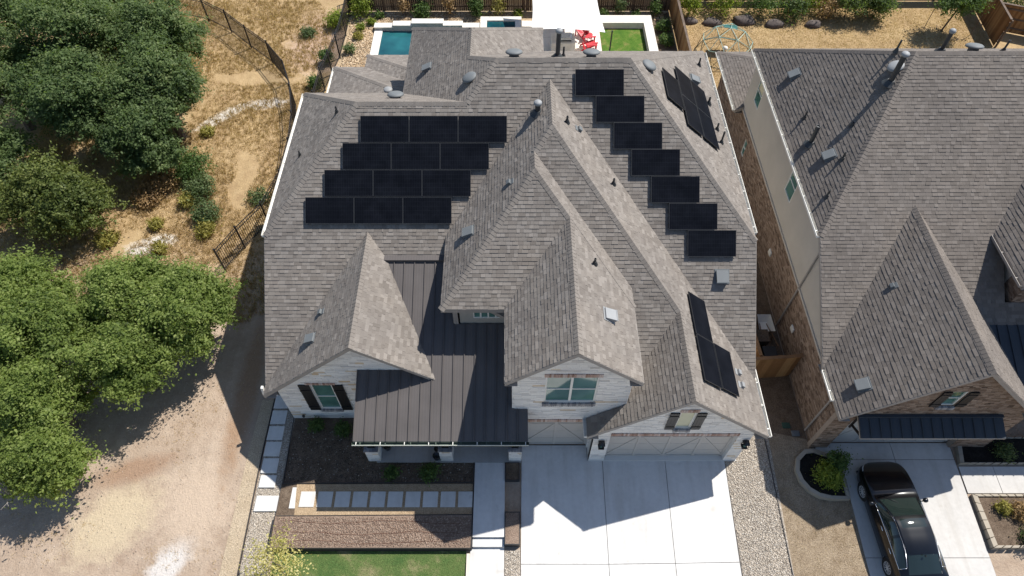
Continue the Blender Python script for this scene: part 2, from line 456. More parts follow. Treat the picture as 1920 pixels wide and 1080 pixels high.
def shutter(house, o, d, n, w_, h_):
    o, d, n = Vector(o), Vector(d), Vector(n); mb = MB(); z = Vector((0, 0, 1))
    k = max(3, int(w_ / .1))
    for i in range(k): mb.obox(o + d * (i * w_ / k + .003), d * (w_ / k - .006), n * .045, z * h_)
    for f in (.12, .78): mb.obox(o + z * h_ * f + n * .046, d * w_, n * .02, z * .1)
    return mb.build('shutter', 'black_paint', house)
def gutter(parent, p0, p1, n, name='gutter', mat='gutter_paint', w_=.12, h_=.1, hang=.9, end=True):
    p0, p1, n = Vector(p0), Vector(p1), Vector(n); L = p1 - p0; mb = MB(); z = Vector((0, 0, 1)); th = .008
    mb.obox(p0, L, n * th, z * h_); mb.obox(p0 + n * th, L, n * (w_ - 2 * th), z * th); mb.obox(p0 + n * (w_ - th), L, n * th, z * (h_ + .004))
    mb.obox(p0 + n * (w_ - th) + z * (h_ + .004), L, n * .016, z * .01)
    if end:
        u = L.normalized(); mb.obox(p0 - u * .006, u * .006, n * w_, z * h_); mb.obox(p1, u * .006, n * w_, z * h_)
    k = max(1, int(L.length / hang)); u = L.normalized()
    for i in range(k): mb.obox(p0 + L * ((i + .3) / k) + n * .009 + z * (h_ - .02), u * .03, n * (w_ - .018), z * .012)
    return mb.build(name, mat, parent)
def on_plane(pl, x, y): return Vector((x, y, zpl(pl, x, y)))
def pnormal(pl): return Vector((-pl[0], -pl[1], 1)).normalized()
def frame_on(pl):
    m = math.hypot(pl[0], pl[1]); up = Vector((pl[0] / m, pl[1] / m, m)).normalized(); n = pnormal(pl); return up.cross(n), up, n   # along, upslope, normal
def square_vent(house, pl, x, y, s=.42, mat='vent_grey'):
    c = on_plane(pl, x, y); a, u, n = frame_on(pl); mb = MB()
    mb.obox(c - a * s * .62 - u * s * .62 + n * .02, a * s * 1.24, u * s * 1.24, n * .012)
    p = [c - a * s * .5 - u * s * .5, c + a * s * .5 - u * s * .5, c + a * s * .5 + u * s * .5, c - a * s * .5 + u * s * .5]
    hs = (.17, .17, .06, .06); vs = [q + n * .03 for q in p] + [q + n * (.03 + h) for q, h in zip(p, hs)]
    mb.add(vs, [(4, 5, 6, 7), (0, 1, 5, 4), (1, 2, 6, 5), (2, 3, 7, 6), (3, 0, 4, 7)])
    mb.obox(c - a * s * .53 - u * s * .56 + n * .195, a * s * 1.06, u * .05, n * .012)
    return mb.build('roof_vent', mat, house, bevel=.008)
def dome_vent(house, pl, x, y, r=.3, mat='vent_grey', h=0):
    c = on_plane(pl, x, y); n = pnormal(pl); ax = (n + Vector((0, 0, 1)) * .8).normalized(); mb = MB()
    mb.lathe(c, [(.2, 0), (.19, .1 + h)], 18, ax)
    mb.lathe(c + ax * (.07 + h), [(r * .97, 0), (r * 1.03, .02), (r * 1.0, .06), (r * .82, .1), (r * .45, .125), (r * .1, .13)], 22, ax)
    return mb.build('roof_vent', mat, house, smooth=True)
def pipe_vent(house, pl, x, y, r=.04, h=.35, cap=False, mat='pipe_dark', z=None):
    c = on_plane(pl, x, y); up = Vector((0, 0, 1)); mb = MB()
    mb.lathe(c - up * .05, [(r * 3.0, .03), (r * 2.2, .1), (r * 1.35, .2)], 12)
    mb.lathe(c, [(r, 0), (r, h), (r * .8, h), (r * .8, h - .04)], 12)
    p = mb.build('vent_pipe', mat, house, smooth=False)
    if cap:
        k = MB(); k.lathe(c + up * (h - .02), [(r * 1.1, 0), (r * 1.55, .03), (r * 1.55, .1), (r * 1.2, .14), (r * .3, .17)], 16); k.build('pipe_cap', 'vent_light', p, smooth=True)
    return p
def garage_door(house, o, d, n, w_, h_, bays):
    o, d, n = Vector(o), Vector(d), Vector(n); z = Vector((0, 0, 1)); mb = MB()
    k = 4
    for i in range(k): mb.obox(o + z * (h_ * i / k), d * w_, -n * .05, z * (h_ / k - .012))
    door = mb.build('garage_door', 'door_paint', house)
    def batten(p, q, w2=.09):
        v = q - p; u = v.normalized(); s = n.cross(u).normalized(); b = MB(); b.obox(p - s * w2 / 2 + n * .002, v, s * w2, n * .022); b.build('batten', 'door_paint', door)
    bw = w_ / bays
    for i in range(bays + 1): batten(o + d * min(max(i * bw, .05), w_ - .05), o + d * min(max(i * bw, .05), w_ - .05) + z * h_, .1)
    for i in range(bays):
        batten(o + d * (i * bw + .06) + z * .06, o + d * ((i + 1) * bw - .06) + z * .06); batten(o + d * (i * bw + .06) + z * (h_ - .55), o + d * ((i + 1) * bw - .06) + z * (h_ - .55), .07)
        a, b = (o + d * (i * bw + .06) + z * .12, o + d * ((i + 1) * bw - .06) + z * (h_ - .6))
        if i % 2: a, b = o + d * ((i + 1) * bw - .06) + z * .12, o + d * (i * bw + .06) + z * (h_ - .6)
        v = b - a; s = n.cross(v.normalized()); mbb = MB(); mbb.obox(a - s * .04 + n * .004, v, s * .08, n * .018); mbb.build('batten', 'door_paint', door)
    return door
def lantern(house, p, n):
    p, n = Vector(p), Vector(n); d = Vector((0, 0, 1)).cross(n); z = Vector((0, 0, 1)); mb = MB(); c = p + n * .13
    mb.obox(p - d * .06 - z * .1, d * .12, n * .02, z * .22); mb.obox(p - d * .012 + z * .1, d * .024, n * .13, z * .02)
    for sx in (-1, 1):
        for sy in (-1, 1): mb.tube(c + d * .1 * sx + n * .1 * sy - z * .17, c + d * .09 * sx + n * .09 * sy + z * .14, .008, n=5)
    mb.obox(c - d * .11 - n * .11 - z * .185, d * .22, n * .22, z * .015)
    mb.add([c + d * .12 + n * .12 + z * .14, c - d * .12 + n * .12 + z * .14, c - d * .12 - n * .12 + z * .14, c + d * .12 - n * .12 + z * .14, c + z * .24], [(0, 1, 4), (1, 2, 4), (2, 3, 4), (3, 0, 4), (3, 2, 1, 0)])
    l = mb.build('wall_lantern', 'black_paint', house); g = MB(); g.lathe(c - z * .16, [(.05, 0), (.05, .2)], 10); g.build('lantern_glass', 'window_glass', l); return l
def strip_metal(roof, blocks, bi, x0, x1, pitch, mat, axis=0):
    """standing-seam pans, one object each; the seam rib stands at each pan's left edge"""
    R = Roof(blocks); pl = blocks[bi]['pl'][0]; fc = R.faces(bi, 0); n = pnormal(pl); k = int(round((x1 - x0) / pitch))
    for i in range(k):
        a, b = x0 + (x1 - x0) * i / k, x0 + (x1 - x0) * (i + 1) / k; qs = []
        for poly in fc:
            q = clip(poly, (-1, 0, -a)); q = clip(q, (1, 0, b - .004)) if q else []
            if q and abs(area(q)) > 1e-3: qs.append(q if area(q) > 0 else q[::-1])
        qs.sort(key=lambda q: min(p[1] for p in q)); groups = []; end = -1e9
        for q in qs:                                # pieces that touch make one pan
            if min(p[1] for p in q) > end + .02: groups.append([])
            groups[-1].append(q); end = max(end, max(p[1] for p in q))
        for g in groups:
            mb = MB()
            for q in g:
                m = len(q); top = [on_plane(pl, *p) for p in q]; bot = [p - n * .03 for p in top]
                mb.add(top + bot, [tuple(range(m))] + [((j + 1) % m, j, m + j, m + (j + 1) % m) for j in range(m)])
                s = clip(q, (1, 0, a + .028))
                if s and abs(area(s)) > 1e-3:
                    m = len(s); bot = [on_plane(pl, *p) for p in s]; top = [p + n * .045 for p in bot]
                    mb.add(top + bot, [tuple(range(m))] + [((j + 1) % m, j, m + j, m + (j + 1) % m) for j in range(m)])
            mb.build('metal_pan', mat, roof)

X1 = Vector((1, 0, 0)); Y1 = Vector((0, 1, 0)); FRONT = Vector((0, -1, 0))
# ------------------------------------------------------------------ the house with the solar panels
MFp = (0, .754, -6.22); MRp = (-.86, 0, 14.077); MLp = (.87, 0, 10.716); MBp = (0, -.64, 24.17)
ML2p = (.86, 0, 14.31); MB2p = (0, -.68, 23.146)
LFp = (.902, 0, 8.444); RFp = (-.875, 0, 11.0); F2p = (0, .754, -4.285); F1p = (0, .754, -3.657); CRp = (-.842, 0, 9.833); CLp = (.842, 0, 6.424)
GLp = (.875, 0, .464); LGL = (.9, 0, 11.2); LGR = (-.83, 0, 1.685); METp = (0, .3875, -.4325)
def fp(x0=None, x1=None, y0=None, y1=None):
    r = []
    if x0 is not None: r.append((-1, 0, -x0))
    if x1 is not None: r.append((1, 0, x1))
    if y0 is not None: r.append((0, -1, -y0))
    if y1 is not None: r.append((0, 1, y1))
    return r
def hp(a, b, k): l = math.hypot(a, b); return (a / l, b / l, k / l)
HB = [
    dict(pl=[MFp, MRp, MLp, MBp], fp=fp(-4.9, 9.31, 12.1, 28.2)),
    dict(pl=[MFp, ML2p, MB2p], fp=fp(-9.43, 0, 11.8, 24.9)),
    dict(pl=[MLp, (-.87, 0, 7.761), (0, -.64, 25.43)], fp=fp(-4.9, 1.5, 21.6, 29.66)),
    dict(pl=[LFp, RFp, F2p], fp=fp(-2.51, 9.3, 10.9, 21.5) + [(-.419 / 1.0842, -1 / 1.0842, -(13.1 - .419 * .24) / 1.0842), hp(1.1605, 1, 22.9), hp(-1.196, 1, 19.5)]),
    dict(pl=[LFp, F1p, CRp], fp=fp(-2.51, 4.29, 13.05, 18.2) + [hp(-1.196, 1, 19.5)]),
    dict(pl=[CLp, CRp], fp=fp(-.24, 4.29, 10.13, 16)),
    dict(pl=[GLp, RFp], fp=fp(2.74, 9.3, 9.73, 13.6) + [hp(1.1605, 1, 22.9)]),
    dict(pl=[LGL, LGR], fp=fp(-9.43, -1.0, 11.45, 17) + [hp(-1.194, 1, 23.15), hp(1.1008, 1, 10.53)]),
    dict(pl=[METp], fp=fp(-5.65, .57, 9.4, 15.82), bare=True),
    dict(pl=[(.4, 0, 6.9), (0, -.4, 15.52)], fp=fp(-9.75, -4, 24.9, 31.3)),
    dict(pl=[(.4, 0, 6.24), (0, -.4, 15.96)], fp=fp(-8.1, -4, 24.9, 32.4)),
]
house = thing('house', 'large pale stone house with grey shingle roof carrying black solar panels', 'house', (0, 18, 0))
roof = build_roof(house, HB, 'shingle_grey', 3, 'trim_taupe')
gutter(roof, (-9.434, 16.45, 6.08), (-9.434, 24.9, 6.08), (-1, 0, 0)); gutter(roof, (9.316, 16.7, 5.95), (9.316, 28.2, 5.95), (1, 0, 0))
gutter(roof, (9.306, 9.75, 2.74), (9.306, 12.6, 2.74), (1, 0, 0)); gutter(roof, (2.734, 9.75, 2.74), (2.734, 10.45, 2.74), (-1, 0, 0))
gutter(roof, (-9.754, 25, 2.87), (-9.754, 31.3, 2.87), (-1, 0, 0))
mb = MB(); mb.obox((-9.58, 11.62, 2.42), (.09, 0, 0), (0, .12, 0), (.02, .06, .42)); mb.tube((-9.5, 11.72, 2.5), (-9.1, 11.72, 2.2), .04, n=6); mb.build('downspout', 'trim_white', roof, bevel=.01)
mb = MB(); mb.obox((9.33, 11.0, 2.3), (.09, 0, 0), (0, .1, 0), (0, 0, .46)); mb.build('downspout', 'trim_white', roof, bevel=.01)
mb = MB(); mb.obox((9.36, 12.05, 2.7), (.1, 0, 0), (0, .45, 0), (0, 0, .09)); mb.build('downspout', 'trim_white', roof, bevel=.01)
# standing-seam porch roof
pm = MB()
for poly in Roof(HB).faces(8, 0):
    q = poly if area(poly) > 0 else poly[::-1]
    pm.prism(q, lambda x, y: zpl(METp, x, y) - .12, lambda x, y: zpl(METp, x, y) - .035)
pm.box(-5.6, .52, 9.68, 9.95, 2.6, 3.1)
mroof = pm.build('porch_roof', 'trim_taupe', house)
strip_metal(mroof, HB, 8, -5.65, .57, .39, 'metal_roof_bronze')
mb = MB(); mb.box(-4.95, -2.16, 15.6, 15.86, 5.63, 5.735); mb.build('flashing', 'metal_roof_bronze', mroof)
plain('gutter_inside', (.075, .10, .075), .6, .2); gutter(mroof, (-5.68, 9.39, 3.08), (.6, 9.39, 3.08), (0, -1, 0), hang=.82, w_=.12, h_=.11, mat='gutter_inside')
mb = MB(); mb.box(-5.68, .6, 9.252, 9.262, 3.17, 3.197); mb.build('gutter_lip', 'gutter_paint', mroof)
for i in range(8): mb = MB(); mb.box(-5.55 + i * .86, -5.525 + i * .86, 9.275, 9.385, 3.19, 3.2); mb.build('gutter_hanger', 'gutter_paint', mroof)
for x in (-5.46, -2.59, .12):                       # porch posts on stone piers
    mb = MB(); mb.box(x - .24, x + .24, 9.93, 10.41, -.1, .98); p = mb.build('porch_pier', 'mortar', house)
    st = MB()
    for o, d, n in (((x - .24, 9.93, 0), X1, FRONT), ((x - .24, 10.41, 0), FRONT, (-1, 0, 0)), ((x + .24, 9.93, 0), Y1, X1)):
        masonry(st, o, d, n, [[(0, -.05), (.48, -.05), (.48, .98), (0, .98)]], [], (.1, .18), (.2, .4), .018, int(x * 10) + 7)
    st.build('stone_blocks', 'stone_white', p, kind='stuff')
    c = MB(); k = random.Random(int(x * 7))
    for i in range(5):
        for j in range(5): c.box(x - .28 + i * .112, x - .176 + i * .112, 9.89 + j * .112, 9.994 + j * .112, .982, 1.03 + k.uniform(0, .02), k.random())
    c.build('pier_cap', 'brick_grey', p, kind='stuff')
    mb = MB(); mb.box(x - .1, x + .1, 10.07, 10.27, 1.03, 2.75); mb.box(x - .14, x + .14, 10.03, 10.31, 1.03, 1.13); mb.build('porch_post', 'black_paint', p)
# walls: plain runs, then the stone fronts with their openings
wb = MB()
wall_strip(wb, HB, [(-9.04, 24.5), (-9.04, 11.82)]); wall_strip(wb, HB, [(8.92, 10.0), (8.92, 27.6), (1.1, 27.6), (1.1, 29.2), (-4.5, 29.2), (-4.5, 24.5), (-9.04, 24.5)], default=6.0)
wall_strip(wb, HB, [(3.05, 10.5), (3.05, 9.99)], only=(6,)); wall_strip(wb, HB, [(4.07, 10.52), (4.07, 15.4)], only=(5,)); wall_strip(wb, HB, [(0, 13.4), (0, 10.52)], only=(5,))
wall_strip(wb, HB, [(-4.5, 32.0), (-7.8, 32.0), (-7.8, 30.9), (-9.4, 30.9), (-9.4, 25)], default=2.9); wall_strip(wb, HB, [(-2.2, 11.82), (-2.2, 16)], only=(7,), default=3.2)
wb.build('wall', 'mortar', house)
sb = MB(); wall_strip(sb, HB, [(-2.1, 17.5), (-2.1, 13.42)], only=(4, 3), zlo=2.5)
wall_polys(sb, (0, 13.42, 0), X1, FRONT, [[(-2.1, 3.5), (0, 3.5), (0, 6.3), (-2.1, 6.3)]], [(-1.42, -.32, 5.05, 5.95)])
sb.build('siding_wall', 'siding', house); window(house, (-1.42, 13.42, 5.05), X1, FRONT, 1.1, .9, 4, 1, .04)
mb = MB(); mb.box(-2.16, -1.98, 13.36, 13.44, 3.8, 6.2); mb.build('corner_board', 'trim_taupe', house)
def tone_white(r): return r.random() ** .8 * .93 if r.random() < .965 else r.uniform(.955, 1)
def stone_front(name, y, x0, x1, blk, apexes, holes, seed, zb=-.15):
    poly = [(x0, zb), (x1, zb)]; f = lambda x: min(zpl(p, x, y) for p in HB[blk]['pl']) - .03
    poly += [(x1, f(x1))] + [(a, f(a)) for a in apexes] + [(x0, f(x0))]
    mb = MB(); wall_polys(mb, (0, y, 0), X1, FRONT, [poly], holes); o = mb.build('wall', 'mortar', house)
    st = MB(); masonry(st, (0, y, 0), X1, FRONT, [poly], holes, (.08, .16), (.2, .6), .02, seed, tone_white); st.build('stone_blocks', 'stone_white', o, kind='stuff')
    return o
stone_front('a', 11.8, -9.04, -2.0, 7, [-5.5], [(-7.68, -6.86, .88, 2.95)], 11)
stone_front('b', 10.5, 0, 4.07, 5, [2.024], [(1.12, 2.92, 4.12, 5.98), (.4, 2.98, -.2, 2.52)], 12)
stone_front('c', 9.98, 3.05, 8.92, 6, [6.02], [(5.85, 6.42, 3.08, 4.4), (3.66, 8.4, -.2, 2.42)], 13)
window(house, (-7.68, 11.8, .88), X1, FRONT, .82, 2.07, 1, 2); window(house, (1.12, 10.5, 4.12), X1, FRONT, 1.8, 1.86, 2, 2, .06)
window(house, (5.85, 9.98, 3.08), X1, FRONT, .57, 1.32, 1, 1, .05, pane='blind_cream')
shutter(house, (-8.13, 11.775, .86), X1, FRONT, .42, 2.1); shutter(house, (-6.83, 11.775, .86), X1, FRONT, .4, 2.1)
shutter(house, (5.50, 9.955, 3.06), X1, FRONT, .33, 1.3); shutter(house, (6.44, 9.955, 3.06), X1, FRONT, .33, 1.3)
soldier(house, 'brick_header', (-7.85, 11.78, 2.96), X1, FRONT, 1.15, .14, 'brick_header', 1); soldier(house, 'brick_sill', (-7.72, 11.78, .72), X1, FRONT, .9, .15, 'brick_grey', 2, out=.07)
soldier(house, 'brick_header', (1.08, 10.48, 5.99), X1, FRONT, 1.95, .2, 'brick_header', 3); soldier(house, 'brick_sill', (1.06, 10.48, 3.92), X1, FRONT, 1.9, .19, 'brick_grey', 4, out=.08)
soldier(house, 'brick_header', (5.82, 9.96, 4.41), X1, FRONT, .66, .2, 'brick_header', 5); soldier(house, 'brick_sill', (5.83, 9.96, 2.9), X1, FRONT, .62, .17, 'brick_grey', 6, out=.1)
soldier(house, 'brick_header', (3.66, 9.96, 2.42), X1, FRONT, 4.74, .2, 'brick_header', 7); soldier(house, 'brick_header', (.4, 10.48, 2.52), X1, FRONT, 2.58, .2, 'brick_header', 8)
garage_door(house, (3.66, 10.16, 0), X1, FRONT, 4.74, 2.42, 4); garage_door(house, (.4, 10.66, 0), X1, FRONT, 2.58, 2.52, 2)
lantern(house, (3.36, 9.96, 1.85), FRONT); lantern(house, (8.75, 9.96, 1.9), FRONT)
mb = MB(); mb.box(3.02, 8.95, 9.94, 10.9, -.2, .012); mb.build('garage_apron', 'concrete_light', house)
mb = MB(); mb.lathe((-8.55, 11.7, .3), [(.05, 0), (.06, .1), (.03, .14)], 8); mb.build('hose_bib', 'black_paint', house)
# roof furniture
for pl, x, y, s in ((MLp, -3.68, 24.94, .4), (LFp, -1.54, 15.84, .4), (LGL, -7.38, 12.82, .36), (CRp, 3.2, 12.15, .42), (MRp, 7.97, 24.5, .42)): square_vent(house, pl, x, y, s, 'vent_grey' if pl is not CRp else 'vent_light')
square_vent(house, MFp, 8.0, 15.2, .46, 'vent_grey')
dome_vent(house, MLp, -1.62, 21.75); dome_vent(house, MRp, 5.33, 22.27); dome_vent(house, MB2p, -4.75, 22.2, .33, h=.06)
dome_vent(house, MBp, .08, 22.6, .33, h=.1); dome_vent(house, MBp, 3.1, 22.55, .33, h=.1)
pipe_vent(house, LFp, .95, 19.75, .1, .42, True); pipe_vent(house, MBp, 1.78, 22.55, .09, 1.1, True); pipe_vent(house, MBp, 2.02, 22.7, .04, .45)
for pl, x, y, r, h in ((RFp, 2.03, 19.31, .04, .3), (RFp, 3.78, 17.65, .04, .3), (CRp, 2.85, 14.09, .04, .3), (ML2p, -6.87, 20.86, .035, .3), (ML2p, -8.52, 19.96, .03, .25), (MRp, 8.64, 26.34, .04, .4), (MRp, 8.59, 23.54, .05, .35), (MRp, 8.69, 21.95, .04, .35), (MRp, 8.75, 21.2, .04, .6)): pipe_vent(house, pl, x, y, r, h)
def flap(pl, x, y, mat='vent_light'):
    c = on_plane(pl, x, y); a, u, n = frame_on(pl); mb = MB(); mb.obox(c - a * .13 - u * .16, a * .26, u * .3, n * .03); mb.obox(c - a * .1 - u * .14 + n * .03, a * .2, u * .16, n * .09); return mb.build('roof_vent', mat, house, bevel=.01)
flap(LFp, -.04, 17.05, 'vent_grey'); flap(RFp, 2.46, 19.39, 'vent_grey'); flap(LGL, -7.13, 13.87, 'vent_grey'); flap(RFp, 8.36, 11.92); flap(RFp, 8.38, 11.4)
pipe_vent(house, (.4, 0, 6.9), -6.0, 26.6, .14, .55, True)

# ------------------------------------------------------------------ the neighbouring house on the right
NFp = (0, .66, -4.79); NLp = (1.023, 0, -5.97); NBp = (0, -.66, 24.87); NGL = (.94, 0, -7.773); NGR = (-.94, 0, 21.273)
N3L = (.94, 0, 6.16 - .94 * 18.45); N3R = (-.94, 0, 6.16 + .94 * 26.5)
NB = [
    dict(pl=[NFp, NLp, NBp], fp=fp(11.8, 27, 12.2, 28.4)),
    dict(pl=[NGL, NGR], fp=fp(11.85, 19.05, 10.2, 17.8) + [hp(-1.4242, 1, -4.47), hp(1.4242, 1, 39.53)]),
    dict(pl=[N3L, N3R], fp=fp(18.45, 26.5, 14.05, 22)),
    dict(pl=[(.45, 0, 3 - .45 * 11.6), (0, -.45, 3 + .45 * 32.7)], fp=fp(11.6, 16, 27.7, 32.7)),
    dict(pl=[(0, .36, 4.24 - .36 * 13.65)], fp=fp(17.6, 24, 10.7, 13.65), bare=True),
]
nhouse = thing('house', 'brown brick and beige stucco house with brown shingle roof and no solar panels', 'house', (18, 18, 0))
nroof = build_roof(nhouse, NB, 'shingle_brown', 8, 'trim_taupe')
gutter(nroof, (11.796, 16.5, 5.98), (11.796, 28.4, 5.98), (-1, 0, 0)); gutter(nroof, (11.846, 10.95, 3.24), (11.846, 12.2, 3.24), (-1, 0, 0)); gutter(nroof, (11.596, 27.75, 2.88), (11.596, 32.7, 2.88), (-1, 0, 0))
gutter(nroof, (18.446, 14.1, 6.04), (18.446, 16.5, 6.04), (-1, 0, 0), mat='trim_taupe')
wb = MB(); sb = MB(); st = MB()
yy = lambda y: roofz(NB, 12.0, y, (0,)) or roofz(NB, 12.0, y, (1,)) or 3.0
holes = [(25.9, 26.3, 1.35, 2.3)]
polyb = [(10.5, -.2), (28.0, -.2), (28.0, 3.05), (13.3, 3.05), (12.25, 3.05), (10.5, 3.05)]
W = (12.05, 0, 0); DW = Vector((0, 1, 0)); NW = Vector((-1, 0, 0))
wall_polys(wb, W, DW, NW, [polyb[:3] + polyb[-1:]], holes)
masonry(st, W, DW, NW, [polyb[:3] + polyb[-1:]], holes, (.078, .08), (.2, .21), .012, 21, lambda r: r.random())
wall_polys(wb, (12.05, 0, 0), DW, NW, [[(28.0, -.2), (32.3, -.2), (32.3, 3.0), (28, 3.0)]], []); masonry(st, (12.05, 0, 0), DW, NW, [[(28.0, -.2), (32.3, -.2), (32.3, 3.0), (28, 3.0)]], [], (.078, .08), (.2, .21), .012, 22)
pf = [(11.98, -.2), (19.0, -.2), (19.0, zpl(NGR, 19.0, 0) - .04), (15.45, 6.75 - .04), (11.98, zpl(NGL, 11.98, 0) - .04)]
hf = [(12.7, 17.6, -.3, 2.55), (15.2, 15.75, 3.85, 4.9)]
wall_polys(wb, (0, 10.5, 0), X1, FRONT, [pf], hf); masonry(st, (0, 10.5, 0), X1, FRONT, [pf], hf, (.078, .08), (.2, .21), .012, 23)
wall_polys(wb, (19.0, 0, 0), DW, NW, [[(14.4, 2.0), (15.15, 2.0), (15.15, 5.95), (14.4, 5.95)]], []); masonry(st, (19.0, 0, 0), DW, NW, [[(14.4, 2.0), (15.15, 2.0), (15.15, 5.6), (14.4, 5.6)]], [], (.078, .08), (.2, .21), .012, 24)
wall_strip(wb, NB, [(19.0, 10.52), (19.0, 12.5)], only=(1,)); wall_strip(wb, NB, [(26, 12), (26, 28), (12.1, 28)], default=6)
wall_polys(wb, (0, 14.4, 0), X1, FRONT, [[(19.0, -.2), (26, -.2), (26, 6.1), (19.0, 6.1)]], []); masonry(st, (0, 14.4, 0), X1, FRONT, [[(19.0, 3.9), (22, 3.9), (22, 5.9), (19.0, 5.9)]], [], (.078, .08), (.2, .21), .012, 25); wall_polys(wb, (0, 12.4, 0), X1, FRONT, [[(19.0, -.2), (24, -.2), (24, 3.1), (19.0, 3.1)]], [])
wo = wb.build('wall', 'mortar_dark', nhouse); st.build('bricks', 'brick_brown', wo, kind='stuff')
hs = [(19.85, 20.75, 4.3, 5.75), (26.15, 27.0, 4.2, 5.6)]
top = [(28.0, 3.07), (28.0, 5.95), (16.3, 5.95), (12.3, 3.3), (12.3, 3.07)]
wall_polys(sb, (12.02, 0, 0), DW, NW, [top[::-1]], hs, .15); sb.build('stucco_wall', 'stucco', nhouse); sb = MB(); wall_polys(sb, (18.98, 0, 0), DW, NW, [[(15.17, 3.9), (17.2, 3.9), (17.2, 6.0), (15.17, 6.0)]], [])
sb.build('stucco_wall', 'stucco', nhouse)
mb = MB(); mb.box(11.96, 12.04, 12.3, 28, 2.98, 3.08); mb.build('trim_band', 'stucco', nhouse)
window(nhouse, (12.02, 20.75, 4.3), -DW, NW, .9, 1.45, 1, 2); window(nhouse, (12.02, 27.0, 4.2), -DW, NW, .85, 1.4, 1, 2); window(nhouse, (12.05, 26.3, 1.35), -DW, NW, .4, .95, 1, 2, .04)
window(nhouse, (15.2, 10.5, 3.85), X1, FRONT, .55, 1.05, 1, 2, .05); shutter(nhouse, (14.86, 10.475, 3.83), X1, FRONT, .32, 1.08); shutter(nhouse, (15.78, 10.475, 3.83), X1, FRONT, .32, 1.08)
soldier(nhouse, 'brick_sill', (15.15, 10.48, 3.66), X1, FRONT, .65, .17, 'brick_grey', 31, out=.1)
garage_door(nhouse, (12.7, 10.75, 0), X1, FRONT, 4.9, 2.55, 4)
mb = MB(); mb.tube((11.97, 16.25, 0.1), (11.97, 16.25, 5.9), .04, n=6); mb.build('downspout', 'trim_taupe', nhouse)
mb = MB(); mb.tube((11.97, 11.2, 0.1), (11.97, 11.2, 3.2), .04, n=6); mb.build('downspout', 'trim_taupe', nhouse)
for y in (19.3, 15.1): mb = MB(); mb.obox((11.98, y, 1.3), (.06, 0, 0), (0, .3, 0), (0, 0, .25)); mb.build('meter_box', 'trim_white', nhouse, bevel=.01)
# metal awning over the garage
pl = (0, .42, 3.12 - .42 * 10.5); mb = MB(); q = [(12.66, 9.7), (17.95, 9.7), (17.95, 10.48), (12.66, 10.48)]
mb.prism(q, lambda x, y: zpl(pl, x, y) - .1, lambda x, y: zpl(pl, x, y) - .032); aw = mb.build('awning', 'trim_taupe', nhouse)
strip_metal(aw, [dict(pl=[pl], fp=fp(12.66, 17.95, 9.7, 10.47))], 0, 12.66, 17.95, .378, 'metal_roof_slate')
mb = MB(); mb.box(12.66, 17.95, 10.36, 10.47, 3.085, 3.15); mb.build('flashing', 'metal_roof_slate', aw)
for x in (12.75, 17.85):
    mb = MB(); mb.tube((x, 10.45, 2.3), (x, 9.75, 2.72), .05, n=6); mb.tube((x, 10.45, 2.1), (x, 10.45, 2.9), .05, n=6); mb.build('bracket', 'black_paint', aw)
mb = MB(); mb.prism([(19.3, 10.75), (24, 10.75), (24, 13.3), (19.3, 13.3)], lambda x, y: zpl(NB[4]['pl'][0], x, y) - .12, lambda x, y: zpl(NB[4]['pl'][0], x, y) - .035); pr = mb.build('porch_roof', 'trim_taupe', nhouse)
strip_metal(pr, NB, 4, 17.6, 24, .4, 'metal_roof_slate')
dome_vent(nhouse, NLp, 15.07, 22.26, .3, 'vent_light'); dome_vent(nhouse, NBp, 18.4, 23.2, .33, h=.1); dome_vent(nhouse, NBp, 21.1, 23.2, .33, h=.1)
for x, y in ((12.69, 25.17), (12.74, 19.88)): square_vent(nhouse, NLp, x, y, .42)
square_vent(nhouse, NGL, 12.65, 11.16, .42)
pipe_vent(nhouse, NLp, 14.78, 21.72, .1, 1.25, True); pipe_vent(nhouse, NLp, 12.37, 20.99, .09, .95, False)
for x, y, h in ((13.53, 20.72, .18), (12.47, 22.47, .4), (12.97, 19.38, .4), (12.27, 18.06, .4)): pipe_vent(nhouse, NLp, x, y, .04, h)
c = on_plane(NGL, 14.2, 14.51); a, u, n = frame_on(NGL); mb = MB(); mb.obox(c - a * .12 - u * .15, a * .24, u * .28, n * .03); mb.obox(c - a * .09 - u * .12 + n * .03, a * .18, u * .14, n * .1); mb.build('roof_vent', 'vent_grey', nhouse, bevel=.01)
pipe_vent(nhouse, NBp, 17.05, 23.1, .08, .85, True); pipe_vent(nhouse, NBp, 15.2, 23.0, .04, .5); pipe_vent(nhouse, NBp, 19.6, 23.2, .04, .5)

# ------------------------------------------------------------------ solar panels
def panelmat():
    m, t, b = newmat('solar_glass'); tc = N(t, 'ShaderNodeTexCoord')
    mp = N(t, 'ShaderNodeMapping'); t.links.new(tc.outputs['Object'], mp.inputs[0])
    br = N(t, 'ShaderNodeTexBrick'); br.offset = 0; br.inputs['Scale'].default_value = 1; br.inputs['Mortar Size'].default_value = .004; br.inputs['Brick Width'].default_value = .0915; br.inputs['Row Height'].default_value = .164
    br.inputs['Color1'].default_value = (.0052, .0062, .009, 1); br.inputs['Color2'].default_value = (.006, .0071, .0105, 1); br.inputs['Mortar'].default_value = (.0115, .0135, .018, 1)
    t.links.new(mp.outputs[0], br.inputs[0])
    d = noise(t, coords(t), 1.7, 5); r = ramp(t, [(.35, (.85,) * 3), (.75, (1.5, 1.45, 1.4))]); t.links.new(d, r.inputs[0])
    t.links.new(mixc(t, 1.0, br.outputs[0], r.outputs[0], 'MULTIPLY'), b.inputs['Base Color']); b.inputs['Roughness'].default_value = .4; b.inputs['Specular IOR Level'].default_value = .04; b.inputs['IOR'].default_value = 1.25
    MATS['solar_glass'] = m
panelmat(); plain('panel_frame', (.02, .021, .023), .4, .1, metal=.6); plain('panel_edge', (.03, .031, .033), .5, .1)
PL, PW = 1.835, .998
